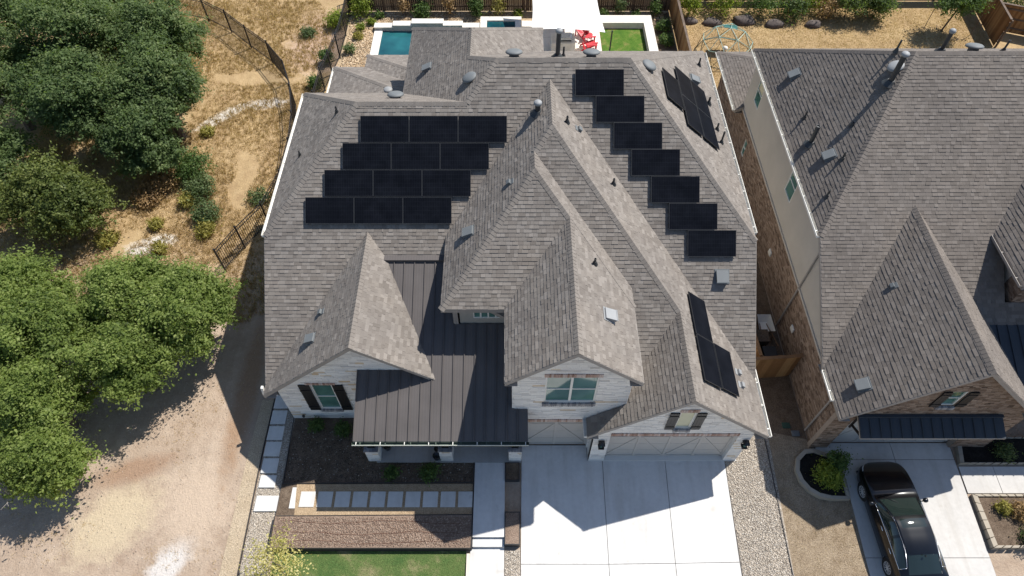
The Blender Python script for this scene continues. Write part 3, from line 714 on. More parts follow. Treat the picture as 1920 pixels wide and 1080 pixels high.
def make_panel():
    r = thing('solar_panel', 'x', 'solar panel'); hl, hw = PL / 2, PW / 2
    f = MB(); f.box(-hl, hl, -hw, -hw + .012, -.035, .003); f.box(-hl, hl, hw - .012, hw, -.035, .003); f.box(-hl, -hl + .012, -hw + .012, hw - .012, -.035, .003); f.box(hl - .012, hl, -hw + .012, hw - .012, -.035, .003)
    f.build('frame', 'panel_edge', r)
    g = MB(); g.box(-hl + .012, hl - .012, -hw + .012, hw - .012, -.03, 0); g.build('glass', 'solar_glass', r)
    for y in (-.28, .28): m = MB(); m.box(-hl, hl, y - .02, y + .02, -.085, -.036); m.build('mounting_rail', 'panel_frame', r)
    for x in (-.6, .6):
        for y in (-.28, .28): m = MB(); m.box(x - .03, x + .03, y - .035, y + .035, -.17, -.086); m.build('mount_foot', 'panel_frame', r)
    return r
ppan = make_panel(); pan_n = 0
def put_panel(pl, x, y, label, group, lift=.125):
    global pan_n
    o = ppan if pan_n == 0 else copy_tree(ppan); pan_n += 1
    a, u, n = frame_on(pl); c = on_plane(pl, x, y) + n * lift
    M = Matrix.Identity(4)
    for i, v in enumerate((a, u, n, c)):
        for j in range(3): M[j][i] = v[j]
    o.matrix_basis = M; tag(o, label, 'solar panel', group)
ORD = ('first', 'second', 'third'); ROWN = ('top row', 'second row', 'third row', 'bottom row')
for r, (x0, y) in enumerate(((-5.74, 19.645), (-6.42, 18.83), (-7.11, 18.02), (-7.84, 17.195))):
    for k in range(3): put_panel(MFp, x0 + .925 + k * 1.852, y, 'solar panel, %s from left, %s of the wide left array' % (ORD[k], ROWN[r]), 'solar panels of the wide left array')
NTH = ('topmost', 'second from the top', 'third from the top', 'middle one', 'third from the bottom', 'second from the bottom', 'lowest')
for k, (x, y) in enumerate(((3.31, 21.045), (4.085, 20.25), (4.765, 19.445), (5.44, 18.645), (6.19, 17.825), (6.87, 17.015), (7.585, 16.2))):
    put_panel(MFp, x, y, 'solar panel, %s of the staircase of seven on the right' % NTH[k], 'staircase of solar panels on the right')
GP = 'solar panels on the roof slope facing the neighbour'
for x, y, l in ((6.37, 22.0, 'black solar panel nearest the hip on the slope facing the neighbour'), (7.17, 23.07, 'rear panel of the middle row on the slope facing the neighbour'), (7.17, 21.22, 'front panel of the middle row on the slope facing the neighbour'), (7.96, 23.07, 'rear panel of the row by the eave facing the neighbour'), (7.96, 21.22, 'front panel of the row by the eave facing the neighbour')): put_panel(MRp, x, y, l, GP)
GP = 'three solar panels on the garage roof'
for x, y, l in ((6.86, 13.46, 'rear solar panel on the right slope of the garage roof'), (6.86, 11.6, 'solar panel beside the garage ridge near its front'), (7.65, 11.64, 'lower solar panel nearest the eave on the garage roof')): put_panel(RFp, x, y, l, GP)

# ------------------------------------------------------------------ ground, paving and front garden
def coords_rot(t, a, scale):
    g = t.nodes.new('ShaderNodeNewGeometry'); mp = t.nodes.new('ShaderNodeMapping'); mp.inputs['Scale'].default_value = scale; mp.inputs['Rotation'].default_value = (0, 0, a); t.links.new(g.outputs['Position'], mp.inputs[0]); return mp.outputs[0]
def groundmat():
    m, t, b = newmat('ground'); co = coords(t)
    sp = N(t, 'ShaderNodeSeparateXYZ'); t.links.new(co, sp.inputs[0])
    n1 = noise(t, co, .35, 6, .6); n2 = noise(t, co, 2.2, 6, .65); n3 = noise(t, co, 14, 4, .7)
    dirt = ramp(t, [(.28, (.295, .218, .158)), (.5, (.385, .297, .222)), (.72, (.47, .378, .292))]); t.links.new(n1, dirt.inputs[0])
    dirt2 = mixc(t, .55, dirt.outputs[0], (0, 0, 0)); d2 = ramp(t, [(.3, (.28, .20, .142)), (.7, (.45, .36, .275))]); t.links.new(n2, d2.inputs[0]); dirtc = mixc(t, .5, dirt.outputs[0], d2.outputs[0])
    hay = ramp(t, [(.25, (.25, .165, .085)), (.5, (.38, .27, .14)), (.75, (.50, .375, .215))]); t.links.new(n2, hay.inputs[0])
    h2 = ramp(t, [(.35, (.30, .20, .115)), (.7, (.46, .335, .18))]); t.links.new(n1, h2.inputs[0]); hayc = mixc(t, .45, hay.outputs[0], h2.outputs[0])
    # where the dry grass takes over from bare earth (back of the vacant lot and the rear yards)
    a = N(t, 'ShaderNodeMath', operation='MULTIPLY_ADD'); a.inputs[1].default_value = 7.0; t.links.new(n1, a.inputs[0]); t.links.new(sp.outputs[1], a.inputs[2])
    f = N(t, 'ShaderNodeMapRange'); f.inputs['From Min'].default_value = 20.5; f.inputs['From Max'].default_value = 24.5; t.links.new(a.outputs[0], f.inputs[0])
    c = mixc(t, f.outputs[0], dirtc, hayc)
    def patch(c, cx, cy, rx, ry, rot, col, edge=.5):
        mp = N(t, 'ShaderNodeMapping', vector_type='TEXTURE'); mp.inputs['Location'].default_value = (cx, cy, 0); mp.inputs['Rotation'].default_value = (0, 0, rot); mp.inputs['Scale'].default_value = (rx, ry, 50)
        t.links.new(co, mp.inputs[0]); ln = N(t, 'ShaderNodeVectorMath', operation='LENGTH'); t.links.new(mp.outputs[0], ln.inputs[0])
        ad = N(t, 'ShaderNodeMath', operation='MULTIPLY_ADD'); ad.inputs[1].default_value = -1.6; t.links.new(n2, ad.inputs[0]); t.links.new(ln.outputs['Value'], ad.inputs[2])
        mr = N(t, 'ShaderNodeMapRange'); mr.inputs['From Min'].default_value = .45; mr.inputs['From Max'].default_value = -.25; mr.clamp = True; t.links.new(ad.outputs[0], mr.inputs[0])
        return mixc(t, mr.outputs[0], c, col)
    rt = noise(t, coords_rot(t, .9, (2.2, .16, 1)), 1.0, 5, .6); rr_ = ramp(t, [(.36, (.80, .78, .76)), (.5, (1, 1, 1)), (.68, (1.12, 1.11, 1.1))]); t.links.new(rt, rr_.inputs[0]); c = mixc(t, .3, c, mixc(t, 1.0, c, rr_.outputs[0], 'MULTIPLY'))
    c = patch(c, -16.9, 30.8, 1.7, .42, .75, (.56, .52, .46)); c = patch(c, -14.6, 32.0, 1.3, .45, .15, (.58, .54, .49))
    c = patch(c, -12.75, 6.0, .55, 1.3, -.55, (.54, .50, .46)); c = patch(c, -12.2, 8.3, 1.5, 1.6, .3, (.46, .36, .27)); c = patch(c, -18.2, 20.9, 1.0, .5, .2, (.6, .56, .5)); c = patch(c, -15.2, 7.6, 1.8, 1.2, .8, (.47, .38, .26))
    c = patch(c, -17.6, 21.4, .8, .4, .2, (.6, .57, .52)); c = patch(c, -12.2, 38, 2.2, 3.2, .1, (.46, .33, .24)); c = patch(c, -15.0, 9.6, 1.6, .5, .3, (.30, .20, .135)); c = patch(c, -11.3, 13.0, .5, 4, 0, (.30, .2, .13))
    sp3 = ramp(t, [(.40, (.90, .90, .90)), (.58, (1.0, 1.0, 1.0)), (.78, (1.2, 1.19, 1.17))]); t.links.new(n3, sp3.inputs[0]); c = mixc(t, .75, c, mixc(t, 1.0, c, sp3.outputs[0], 'MULTIPLY'))
    t.links.new(c, b.inputs['Base Color']); b.inputs['Roughness'].default_value = 1.0; b.inputs['Specular IOR Level'].default_value = .1
    ad = N(t, 'ShaderNodeMath', operation='ADD'); t.links.new(n2, ad.inputs[0]); t.links.new(n3, ad.inputs[1]); bump(t, b, ad.outputs[0], .6, .08); MATS['ground'] = m
groundmat()
xs = np.linspace(-60, 60, 121); ys = np.concatenate([np.linspace(-14, 46, 121), [60, 90, 140]])
V = []; F = []
for y in ys:
    for x in xs:
        k = 8 if abs(x) > 59 else 1; h = gz(y) - .03
        if x < -10.4: h += .10 * mnoise.noise((x * .3, y * .3, 0)) * min(1, (-10.4 - x) / 2)
        V.append((x * k, y, h))
nx = len(xs)
for j in range(len(ys) - 1):
    for i in range(nx - 1): F.append((j * nx + i, j * nx + i + 1, (j + 1) * nx + i + 1, (j + 1) * nx + i))
struct(npmesh('ground', np.array(V), np.array(F), np.full(len(F), .5), 'ground', smooth=True))
def soilmat(name, a, b_, c_, scale=2.5):
    m, t, b = newmat(name); co = coords(t); n = noise(t, co, scale, 6, .7); r = ramp(t, [(.3, a), (.5, b_), (.72, c_)]); t.links.new(n, r.inputs[0])
    n2 = noise(t, co, 25, 3, .7); r2 = ramp(t, [(.35, (.65,) * 3), (.7, (1.3,) * 3)]); t.links.new(n2, r2.inputs[0])
    t.links.new(mixc(t, 1.0, r.outputs[0], r2.outputs[0], 'MULTIPLY'), b.inputs['Base Color']); b.inputs['Roughness'].default_value = 1; b.inputs['Specular IOR Level'].default_value = .1
    bump(t, b, n2, .8, .05); MATS[name] = m
soilmat('mulch_dark', (.095, .068, .048), (.14, .103, .074), (.195, .148, .108)); soilmat('mulch_brown', (.20, .142, .105), (.25, .182, .138), (.31, .232, .18))
soilmat('granite_path', (.33, .235, .145), (.39, .285, .18), (.45, .335, .22), 5); soilmat('soil_side', (.12, .085, .055), (.17, .12, .08), (.22, .16, .11)); soilmat('lawn_dry', (.22, .165, .11), (.29, .225, .155), (.36, .285, .20))
soilmat('lawn_green', (.05, .105, .03), (.10, .14, .045), (.30, .24, .14), .9); soilmat('beige_strip', (.40, .315, .215), (.44, .35, .245), (.48, .39, .28), 2)
soilmat('gravel_base', (.30, .255, .205), (.40, .345, .28), (.50, .44, .37), 9); soilmat('river_rock_base', (.34, .245, .15), (.44, .33, .21), (.52, .41, .28), 6)
soilmat('turf', (.055, .12, .02), (.085, .16, .025), (.22, .20, .07), 1.6); soilmat('mulch_black', (.012, .011, .01), (.022, .02, .018), (.035, .031, .027))
def concmat(name, c, seams=0):
    m, t, b = newmat(name); co = coords(t)
    n1 = noise(t, co, .5, 6, .6); r1 = ramp(t, [(.25, [v * .87 for v in c]), (.55, c), (.8, [min(1, v * 1.05) for v in c])]); t.links.new(n1, r1.inputs[0])
    n2 = noise(t, co, 6, 5, .7); r2 = ramp(t, [(.3, (.93,) * 3), (.7, (1.04,) * 3)]); t.links.new(n2, r2.inputs[0])
    n4 = noise(t, coords(t, (2.6, .28, 1)), 1.0, 4, .6); r4 = ramp(t, [(.3, (.90, .885, .865)), (.5, (1, 1, 1)), (.75, (1.03, 1.03, 1.03))]); t.links.new(n4, r4.inputs[0])
    n5 = noise(t, co, 2.3, 2, .5); r5 = ramp(t, [(.66, (1, 1, 1)), (.74, (.86, .84, .80))]); t.links.new(n5, r5.inputs[0])
    cc = mixc(t, 1.0, r1.outputs[0], r2.outputs[0], 'MULTIPLY'); cc = mixc(t, 1.0, cc, r4.outputs[0], 'MULTIPLY'); cc = mixc(t, .6, cc, mixc(t, 1.0, cc, r5.outputs[0], 'MULTIPLY'))
    t.links.new(cc, b.inputs['Base Color']); b.inputs['Roughness'].default_value = .9; b.inputs['Specular IOR Level'].default_value = .25
    bump(t, b, noise(t, co, 150, 2), .12, .003); MATS[name] = m
concmat('driveway', (.59, .575, .55)); concmat('driveway_grey', (.50, .48, .45)); concmat('paver', (.575, .56, .53)); concmat('limestone', (.66, .60, .50)); concmat('planter_block', (.36, .315, .25)); concmat('porch_floor', (.36, .345, .325))
plain('joint', (.07, .065, .06), .95); plain('steel_edging', (.045, .038, .034), .6, .2, 6); plain('drip_hose', (.11, .045, .025), .7)
def sheet(name, poly, mat, dz=.0, parent=None, kind='structure', th=.0):
    mb = MB(); q = poly if area(poly) > 0 else poly[::-1]
    for part in (clip(q, (0, -1, -10.4)), clip(q, (0, 1, 10.4))):
        if not part: continue
        if th: mb.prism(part, lambda x, y: gz(y) + dz - th, lambda x, y: gz(y) + dz)
        else: mb.add([(x, y, gz(y) + dz) for x, y in part], [tuple(range(len(part)))])
    o = mb.build(name, mat, parent)
    if kind and parent is None: o['kind'] = kind
    return o
def rect(x0, x1, y0, y1): return [(x0, y0), (x1, y0), (x1, y1), (x0, y1)]
drv = sheet('driveway', [(.31, 3.0), (8.40, 3.0), (8.49, 9.97), (3.02, 9.97), (3.02, 10.6), (.38, 10.6)], 'joint', -.004)
for q in ([(.33, 6.1), (3.56, 6.1), (3.60, 9.95), (3.0, 9.95), (3.0, 10.58), (.39, 10.58)], [(3.58, 6.1), (6.02, 6.13), (6.10, 9.95), (3.62, 9.95)], [(6.04, 6.13), (8.40, 6.17), (8.48, 9.95), (6.12, 9.95)],
          [(.32, 3.0), (3.54, 3.0), (3.56, 6.08), (.33, 6.08)], [(3.56, 3.0), (5.99, 3.0), (6.02, 6.11), (3.58, 6.08)], [(6.01, 3.0), (8.37, 3.0), (8.40, 6.15), (6.04, 6.11)]):
    sheet('slab', q, 'driveway', .012, drv, None, .06)
sheet('side_yard', [(8.95, 10.6), (12.0, 10.6), (12.0, 34), (9.2, 34)], 'soil_side', -.012)
sheet('dry_lawn', [(10.28, 3.0), (13.05, 3.0), (13.12, 10.6), (10.4, 11.2)], 'lawn_dry', -.008)
sheet('beige_strip', [(-10.75, 4.5), (-10.03, 4.5), (-10.03, 12.6), (-10.55, 12.6)], 'beige_strip', -.006)
grR = sheet('gravel_bed', [(8.41, 3.0), (10.26, 3.0), (10.45, 11.1), (8.95, 11.1), (8.95, 9.97), (8.50, 9.97)], 'gravel_base', -.002)
grL = sheet('gravel_bed', [(-10.02, 3.0), (-8.9, 3.0), (-8.95, 8.0), (-9.03, 13.6), (-9.95, 13.6)], 'gravel_base', -.002)
grM = sheet('gravel_bed', [(-.27, 3.0), (.30, 3.0), (.30, 6.6), (-.27, 6.6)], 'gravel_base', .0)
for x0, x1, y0, y1 in ((10.26, 10.285, 3, 11.1), (-10.045, -10.02, 3, 13.6)): 
    mb = MB(); mb.prism(rect(x0, x1, y0, min(10.4, y1)), lambda x, y: gz(y) - .1, lambda x, y: gz(y) + .05); mb.prism(rect(x0, x1, 10.4, y1), -.1, .05); mb.build('edging', 'steel_edging', grR if x0 > 0 else grL)
def poly_points(poly, n, rng):
    xs_ = [p[0] for p in poly]; ys_ = [p[1] for p in poly]; hs = edges_h(poly)
    P = np.column_stack([rng.uniform(min(xs_), max(xs_), n), rng.uniform(min(ys_), max(ys_), n)])
    ok = np.ones(n, bool)
    for h in hs: ok &= P[:, 0] * h[0] + P[:, 1] * h[1] <= h[2]
    return P[ok]
GZ = np.vectorize(gz)
def pebbles(name, parent, poly, n, size, mat, seed, z0=None, zs=.6):
    rng = np.random.default_rng(seed); P = poly_points(poly, n, rng); n = len(P)
    base = np.array([(1, 0, 0), (0, 1, 0), (-1, 0, 0), (0, -1, 0), (0, 0, 1), (0, 0, -1)], float); tri = np.array([(0, 1, 4), (1, 2, 4), (2, 3, 4), (3, 0, 4), (1, 0, 5), (2, 1, 5), (3, 2, 5), (0, 3, 5)])
    s = rng.uniform(size[0], size[1], (n, 1, 1)) * rng.uniform(.65, 1.25, (n, 6, 1)); a = rng.uniform(0, 6.28, n); ca, sa = np.cos(a), np.sin(a)
    B = base[None] * s; B[:, :, 2] *= zs; X = B[:, :, 0] * ca[:, None] - B[:, :, 1] * sa[:, None]; Y = B[:, :, 0] * sa[:, None] + B[:, :, 1] * ca[:, None]
    z = (GZ(P[:, 1]) if z0 is None else np.full(n, z0)) + .012
    V = np.stack([X + P[:, :1], Y + P[:, 1:], B[:, :, 2] + z[:, None]], 2).reshape(-1, 3); F = (tri[None] + (np.arange(n) * 6)[:, None, None]).reshape(-1, 3)
    return npmesh(name, V, F, np.repeat(rng.random(n), 8), mat, parent, 'stuff')
toned('pebble_mix', [(0, (.17, .14, .115)), (.25, (.38, .325, .26)), (.6, (.53, .46, .375)), (.85, (.64, .575, .485)), (1, (.74, .69, .61))], .85, 60, .12, 0)
toned('river_rock', [(0, (.22, .14, .08)), (.4, (.44, .31, .18)), (.8, (.60, .46, .30)), (1, (.70, .58, .42))], .85, 60, .12, 0)
toned('dirt_stone', [(0, (.30, .22, .16)), (.7, (.42, .33, .25)), (1, (.62, .56, .49))], .95, 60, .12, 0)
pebbles('gravel', grR, [(8.45, 3.6), (10.24, 3.6), (10.42, 11.0), (8.97, 11.0), (8.52, 9.9)], 14000, (.013, .03), 'pebble_mix', 1)
pebbles('gravel', grL, [(-10.0, 4), (-8.93, 4), (-8.98, 8.0), (-9.06, 13.4), (-9.95, 13.4)], 9000, (.012, .026), 'pebble_mix', 2)
pebbles('gravel', grM, [(-.26, 4), (.29, 4), (.29, 6.55), (-.26, 6.55)], 900, (.014, .03), 'pebble_mix', 3)
st = pebbles('loose_stones', None, [(-21, 4.2), (-10.2, 4.2), (-10.2, 17), (-17, 17)], 2600, (.006, .022), 'dirt_stone', 4); st['kind'] = 'stuff'; tag(st, 'scattered pale pebbles lying on the bare dirt lot', 'pebbles')
# raised terrace in front of the porch: beds, granite path with square pavers, steps
terr = sheet('garden_terrace', [(-8.98, 6.56), (-1.50, 6.56), (-1.50, 11.9), (-9.03, 11.9)], 'mulch_dark', 0, None); 
for v in terr.data.vertices: v.co.z = -.02
def flat(name, q, z, mat, parent=None, th=.06, bevel=0): 
    mb = MB(); mb.prism(q if area(q) > 0 else q[::-1], z - th, z); return mb.build(name, mat, parent, bevel=bevel)
flat('mulch_bed', [(-8.9, 9.02), (-1.52, 9.06), (-1.52, 9.84), (-5.35, 9.84), (-5.35, 11.8), (-9.0, 11.8)], .0, 'mulch_dark', terr)
flat('granite_path', [(-8.28, 7.78), (-1.52, 7.82), (-1.52, 9.0), (-8.4, 8.98)], .004, 'granite_path', terr)
flat('mulch_bed', [(-8.95, 6.6), (-1.52, 6.6), (-1.52, 7.79), (-8.98, 7.74)], .02, 'mulch_brown', terr, .5)
for a, b in (((-8.98, 9.0), (-1.5, 9.05)), ((-8.92, 7.745), (-1.5, 7.80)), ((-8.97, 6.57), (-1.49, 6.57)), ((-8.98, 6.57), (-8.99, 7.75)), ((-1.5, 6.57), (-1.5, 9.86)), ((-8.93, 9.0), (-9.04, 11.8))):
    d = Vector((b[0] - a[0], b[1] - a[1], 0)); n = Vector((-d.y, d.x, 0)).normalized() * .02; mb = MB(); mb.obox((a[0], a[1], -.42), d, n, (0, 0, .47)); mb.build('edging', 'steel_edging', terr)
for i in range(10): flat('paver', rect(-8.17 + i * .6775, -7.60 + i * .6775, 8.09, 8.69), .035, 'paver', terr, .05, .008)
for i, (x0, x1, y0, y1, z) in enumerate(((-8.56, -8.26, 7.80, 8.88, -.03), (-8.86, -8.55, 7.80, 8.80, -.11))):
    flat('step', rect(x0, x1, y0, y1), z, 'granite_path', terr, .3); flat('step_slab', rect(x0 + .02, x1 - .03, y0 + .25, y1 - .02), z + .03, 'paver', terr, .03)
for x0, x1, y0, y1 in ((-9.9, -8.9, 7.97, 8.57), (-9.9, -9.27, 8.87, 9.42 - .06), (-9.93, -9.3, 9.44, 10.04), (-9.95, -9.32, 10.12, 10.72), (-9.97, -9.34, 10.8, 11.4), (-9.98, -9.36, 11.5, 12.1), (-9.98, -9.4, 12.2, 12.8)):
    m_ = .5 * (y0 + y1); flat('paver', rect(x0, x1, y0, y1), gz(m_) + .06, 'paver', grL, .08, .008)
rnd = random.Random(5)
for k, y in enumerate((6.78, 7.12, 7.52)):
    mb = MB(); pp = [(-8.7 + i * .45, y + rnd.uniform(-.03, .03) + .06 * math.sin(i * .6 + k), .035) for i in range(16)]
    for a, b in zip(pp, pp[1:]): mb.tube(a, b, .009, n=5)
    mb.build('drip_hose', 'drip_hose', terr)
tk = pebbles('mulch_chips', terr, [(-8.9, 6.65), (-1.55, 6.65), (-1.55, 7.7), (-8.9, 7.7)], 5000, (.012, .035), 'dirt_stone', 6, .02, .35); tk.data.materials[0] = toned('bark_chip', [(0, (.17, .11, .08)), (.6, (.26, .18, .135)), (1, (.40, .31, .24))], .95, 60, .1, 0)
tk = pebbles('mulch_chips', terr, [(-8.9, 9.05), (-1.55, 9.1), (-1.55, 9.8), (-8.95, 11.7)], 4000, (.012, .035), 'bark_chip', 7, .0, .35)
tk.data.materials[0] = toned('bark_dark', [(0, (.05, .037, .027)), (.8, (.13, .10, .075)), (1, (.36, .33, .29))], .95, 60, .1, 0)
# porch floor, front walk with its two steps, small planter boxes
pf_ = flat('porch_floor', rect(-5.38, .36, 9.86, 11.82), .05, 'porch_floor', None, .25); struct(pf_)
wk = sheet('front_walk', [(-1.47, 6.98), (-.28, 6.98), (-.28, 9.85), (-1.47, 9.85)], 'driveway', 0, None); 
for v in wk.data.vertices: v.co.z = .02
flat('walk_slab', rect(-1.47, -.29, 6.98, 9.85), .03, 'driveway', wk, .3)
flat('walk_step', rect(-1.47, -.29, 6.66, 6.97), -.10, 'driveway', wk, .3); sheet('walk_slab', [(-1.62, 3.0), (-.29, 3.0), (-.29, 6.65), (-1.55, 6.65)], 'driveway', .03, wk, None, .15)
flat('limestone_block', rect(-1.68, -1.56, 5.4, 6.45), -.22, 'limestone', wk, .2)
lw = sheet('lawn', [(-8.85, 3.0), (-1.7, 3.0), (-1.7, 6.55), (-8.85, 6.55)], 'lawn_green', .005)
plain('steel_box', (.035, .034, .036), .55, .15)
for y0, y1, z, l in ((9.12, 9.84, .06, 'square dark planter box of soil beside the porch step'), (6.7, 7.9, .05, 'long dark planter box of soil beside the driveway')):
    p = thing('planter_box', l, 'planter', (0.02, (y0 + y1) / 2, 0), 0, 'planter boxes along the front walk'); mb = MB()
    mb.box(-.27, .30, y0, y0 + .02, -.35, z + .03); mb.box(-.27, .30, y1 - .02, y1, -.35, z + .03); mb.box(-.27, -.25, y0 + .02, y1 - .02, -.35, z + .03); mb.box(.28, .30, y0 + .02, y1 - .02, -.35, z + .03); mb.build('box', 'steel_box', p)
    mb = MB(); mb.box(-.248, .278, y0 + .022, y1 - .022, -.3, z); mb.build('soil', 'mulch_dark' if y0 > 9 else 'mulch_brown', p)
# neighbour's front: driveway, planters, walk
nd = sheet('driveway', [(13.1, 3.0), (17.72, 3.0), (17.7, 10.7), (12.2, 10.7), (12.2, 10.0), (13.15, 9.9)], 'joint', -.002)
for q in ([(13.1, 6.32), (15.3, 6.32), (15.3, 9.98), (13.15, 9.98)], [(15.32, 6.32), (17.7, 6.32), (17.68, 9.98), (15.32, 9.98)], [(13.08, 3), (17.7, 3), (17.7, 6.3), (13.1, 6.3)], [(12.25, 10.0), (15.3, 10.0), (15.3, 10.68), (12.25, 10.68)], [(15.32, 10.0), (17.68, 10.0), (17.68, 10.68), (15.32, 10.68)]): sheet('slab', q, 'driveway_grey', .012, nd, None, .06)
nw = sheet('front_walk', [(17.74, 8.66), (24, 8.66), (24, 9.72), (17.74, 9.72)], 'joint', -.002)
for x0, x1 in ((17.75, 19.1), (19.12, 20.6), (20.62, 22.1), (22.12, 24)): sheet('slab', rect(x0, x1, 8.67, 9.71), 'driveway_grey', .012, nw, None, .06)
def block_planter(name, label, outer, w_, h, soil, z=None, group=None):
    """kerbed bed: blocks round a polygon, soil inside"""
    cx = sum(p[0] for p in outer) / len(outer); cy = sum(p[1] for p in outer) / len(outer)
    t_ = thing(name, label, 'planter', (cx, cy, gz(cy)), 0, group); rr = random.Random(3); n = len(outer)
    inner = []
    for p in outer: 
        d = Vector((cx - p[0], cy - p[1])); d.normalize(); inner.append((p[0] + d.x * w_, p[1] + d.y * w_))
    for i in range(n):
        a, b, c, d = outer[i], outer[(i + 1) % n], inner[(i + 1) % n], inner[i]; L = math.hypot(b[0] - a[0], b[1] - a[1]); k = max(1, int(L / .32))
        for j in range(k):
            f0, f1 = j / k, (j + 1) / k - .012; L_ = lambda u, v, f: (u[0] + (v[0] - u[0]) * f, u[1] + (v[1] - u[1]) * f)
            q = [L_(a, b, f0), L_(a, b, f1), L_(d, c, f1), L_(d, c, f0)]; q = q if area(q) > 0 else q[::-1]; mb = MB(); zz = gz(cy) + h + rr.uniform(-.004, .004)
            mb.prism(q, gz(cy) - .15, zz); mb.build('kerb_block', 'planter_block', t_)
    flat('soil', inner, gz(cy) + h - .08, soil, t_, .1)
    return t_
arc = [(13.02, 8.38), (12.4, 8.36), (11.9, 8.45), (11.5, 8.7), (11.25, 9.1), (11.18, 9.55), (11.35, 10.05), (11.75, 10.38), (12.15, 10.42), (13.05, 10.05)]
block_planter('planter_bed', 'curved block planter of dark mulch in front of the brick house corner', arc, .17, .16, 'mulch_black')
block_planter('planter_bed', 'block walled planter of brown mulch beyond the car, right of the driveway', [(17.82, 6.6), (22, 6.6), (22, 8.6), (17.82, 8.6)], .2, .2, 'mulch_dark')
block_planter('planter_bed', 'shaded block planter against the brick house beside the garage', [(17.75, 9.78), (23, 9.78), (23, 10.88), (18.0, 10.88)], .17, .16, 'mulch_black')

# ------------------------------------------------------------------ foliage
def leaves(name, parent, blobs, n, size, mat, seed, up=.35, sub=.55, clump=.42, flat_=.9, bottom=-.35, droop=0.0):
    """leaf faces gathered in ragged sprays spread over the surface of the crown's lobes"""
    rng = np.random.default_rng(seed); Vs = []; T = []; tot = sum(b[3] * b[4] + b[3] * b[5] for b in blobs)
    for b in blobs:
        bt = rng.uniform(-.16, .16); c = np.array(b[:3]); R = np.array(b[3:6]); nb = int(n * (b[3] * b[4] + b[3] * b[5]) / tot)
        k = max(10, int(9 * (R[0] * R[1] + R[0] * R[2]) / (sub * sub)))
        d = rng.normal(size=(k * 3, 3)); d /= np.linalg.norm(d, axis=1)[:, None]; d = d[d[:, 2] > bottom][:k]; k = len(d)
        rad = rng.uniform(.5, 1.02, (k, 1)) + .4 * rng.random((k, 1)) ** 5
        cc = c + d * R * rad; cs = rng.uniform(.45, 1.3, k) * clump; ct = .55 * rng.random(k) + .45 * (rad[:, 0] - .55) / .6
        # each spray is stretched along its own direction, outwards and a little down
        ax = d + rng.normal(size=(k, 3)) * .6; ax[:, 2] -= droop; ax /= np.linalg.norm(ax, axis=1)[:, None]
        i = rng.integers(0, k, nb); o = rng.normal(size=(nb, 3)) * .42; al = rng.normal(size=(nb, 1)) * 1.05
        P = cc[i] + (o * np.array([1, 1, .8]) + ax[i] * al) * cs[i][:, None]
        nn = o * .6 + d[i] * .45 + rng.normal(size=(nb, 3)) * .5 + np.array([0, 0, up]); nn /= np.linalg.norm(nn, axis=1)[:, None]
        a = np.cross(nn, rng.normal(size=(nb, 3))); a /= np.linalg.norm(a, axis=1)[:, None] + 1e-9; q = np.cross(nn, a)
        s = size[0] * .7 + (size[1] * 1.15 - size[0] * .7) * rng.random((nb, 1)) ** 1.5; s2 = s * rng.uniform(.4, .65, (nb, 1))
        Vs.append(np.stack([P - a * s, P - q * s2 + nn * s * .12, P + a * s, P + q * s2 + nn * s * .12], 1).reshape(-1, 3))
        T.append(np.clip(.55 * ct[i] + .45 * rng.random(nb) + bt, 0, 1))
    V = np.concatenate(Vs); T = np.concatenate(T); F = np.arange(len(V)).reshape(-1, 4)
    return npmesh(name, V, F, T, mat, parent)
plain('bark', (.10, .075, .055), .95, .3, 8, bstr=.6, bscale=30); plain('bark_grey', (.17, .15, .13), .95, .3, 8, bstr=.6, bscale=30)
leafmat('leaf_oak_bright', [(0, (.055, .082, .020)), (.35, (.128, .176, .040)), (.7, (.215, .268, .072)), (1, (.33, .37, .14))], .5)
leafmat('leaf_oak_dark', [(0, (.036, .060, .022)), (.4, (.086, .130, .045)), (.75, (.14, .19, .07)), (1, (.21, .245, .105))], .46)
leafmat('leaf_juniper', [(0, (.030, .048, .012)), (.5, (.082, .108, .024)), (1, (.165, .185, .052))], .3)
leafmat('leaf_shrub', [(0, (.034, .064, .018)), (.5, (.075, .125, .034)), (1, (.15, .21, .06))])
leafmat('leaf_sage', [(0, (.05, .075, .03)), (.5, (.10, .14, .055)), (1, (.19, .23, .10))]); leafmat('leaf_yellow', [(0, (.12, .11, .02)), (.5, (.25, .22, .05)), (1, (.42, .38, .13))])
leafmat('leaf_tan', [(0, (.16, .095, .04)), (.5, (.27, .17, .075)), (1, (.40, .28, .14))], .2); leafmat('leaf_sapling', [(0, (.30, .29, .08)), (.5, (.50, .45, .18)), (1, (.70, .60, .34))], .4)
leafmat('leaf_lime', [(0, (.07, .10, .012)), (.5, (.17, .22, .03)), (1, (.32, .36, .07))], .4)
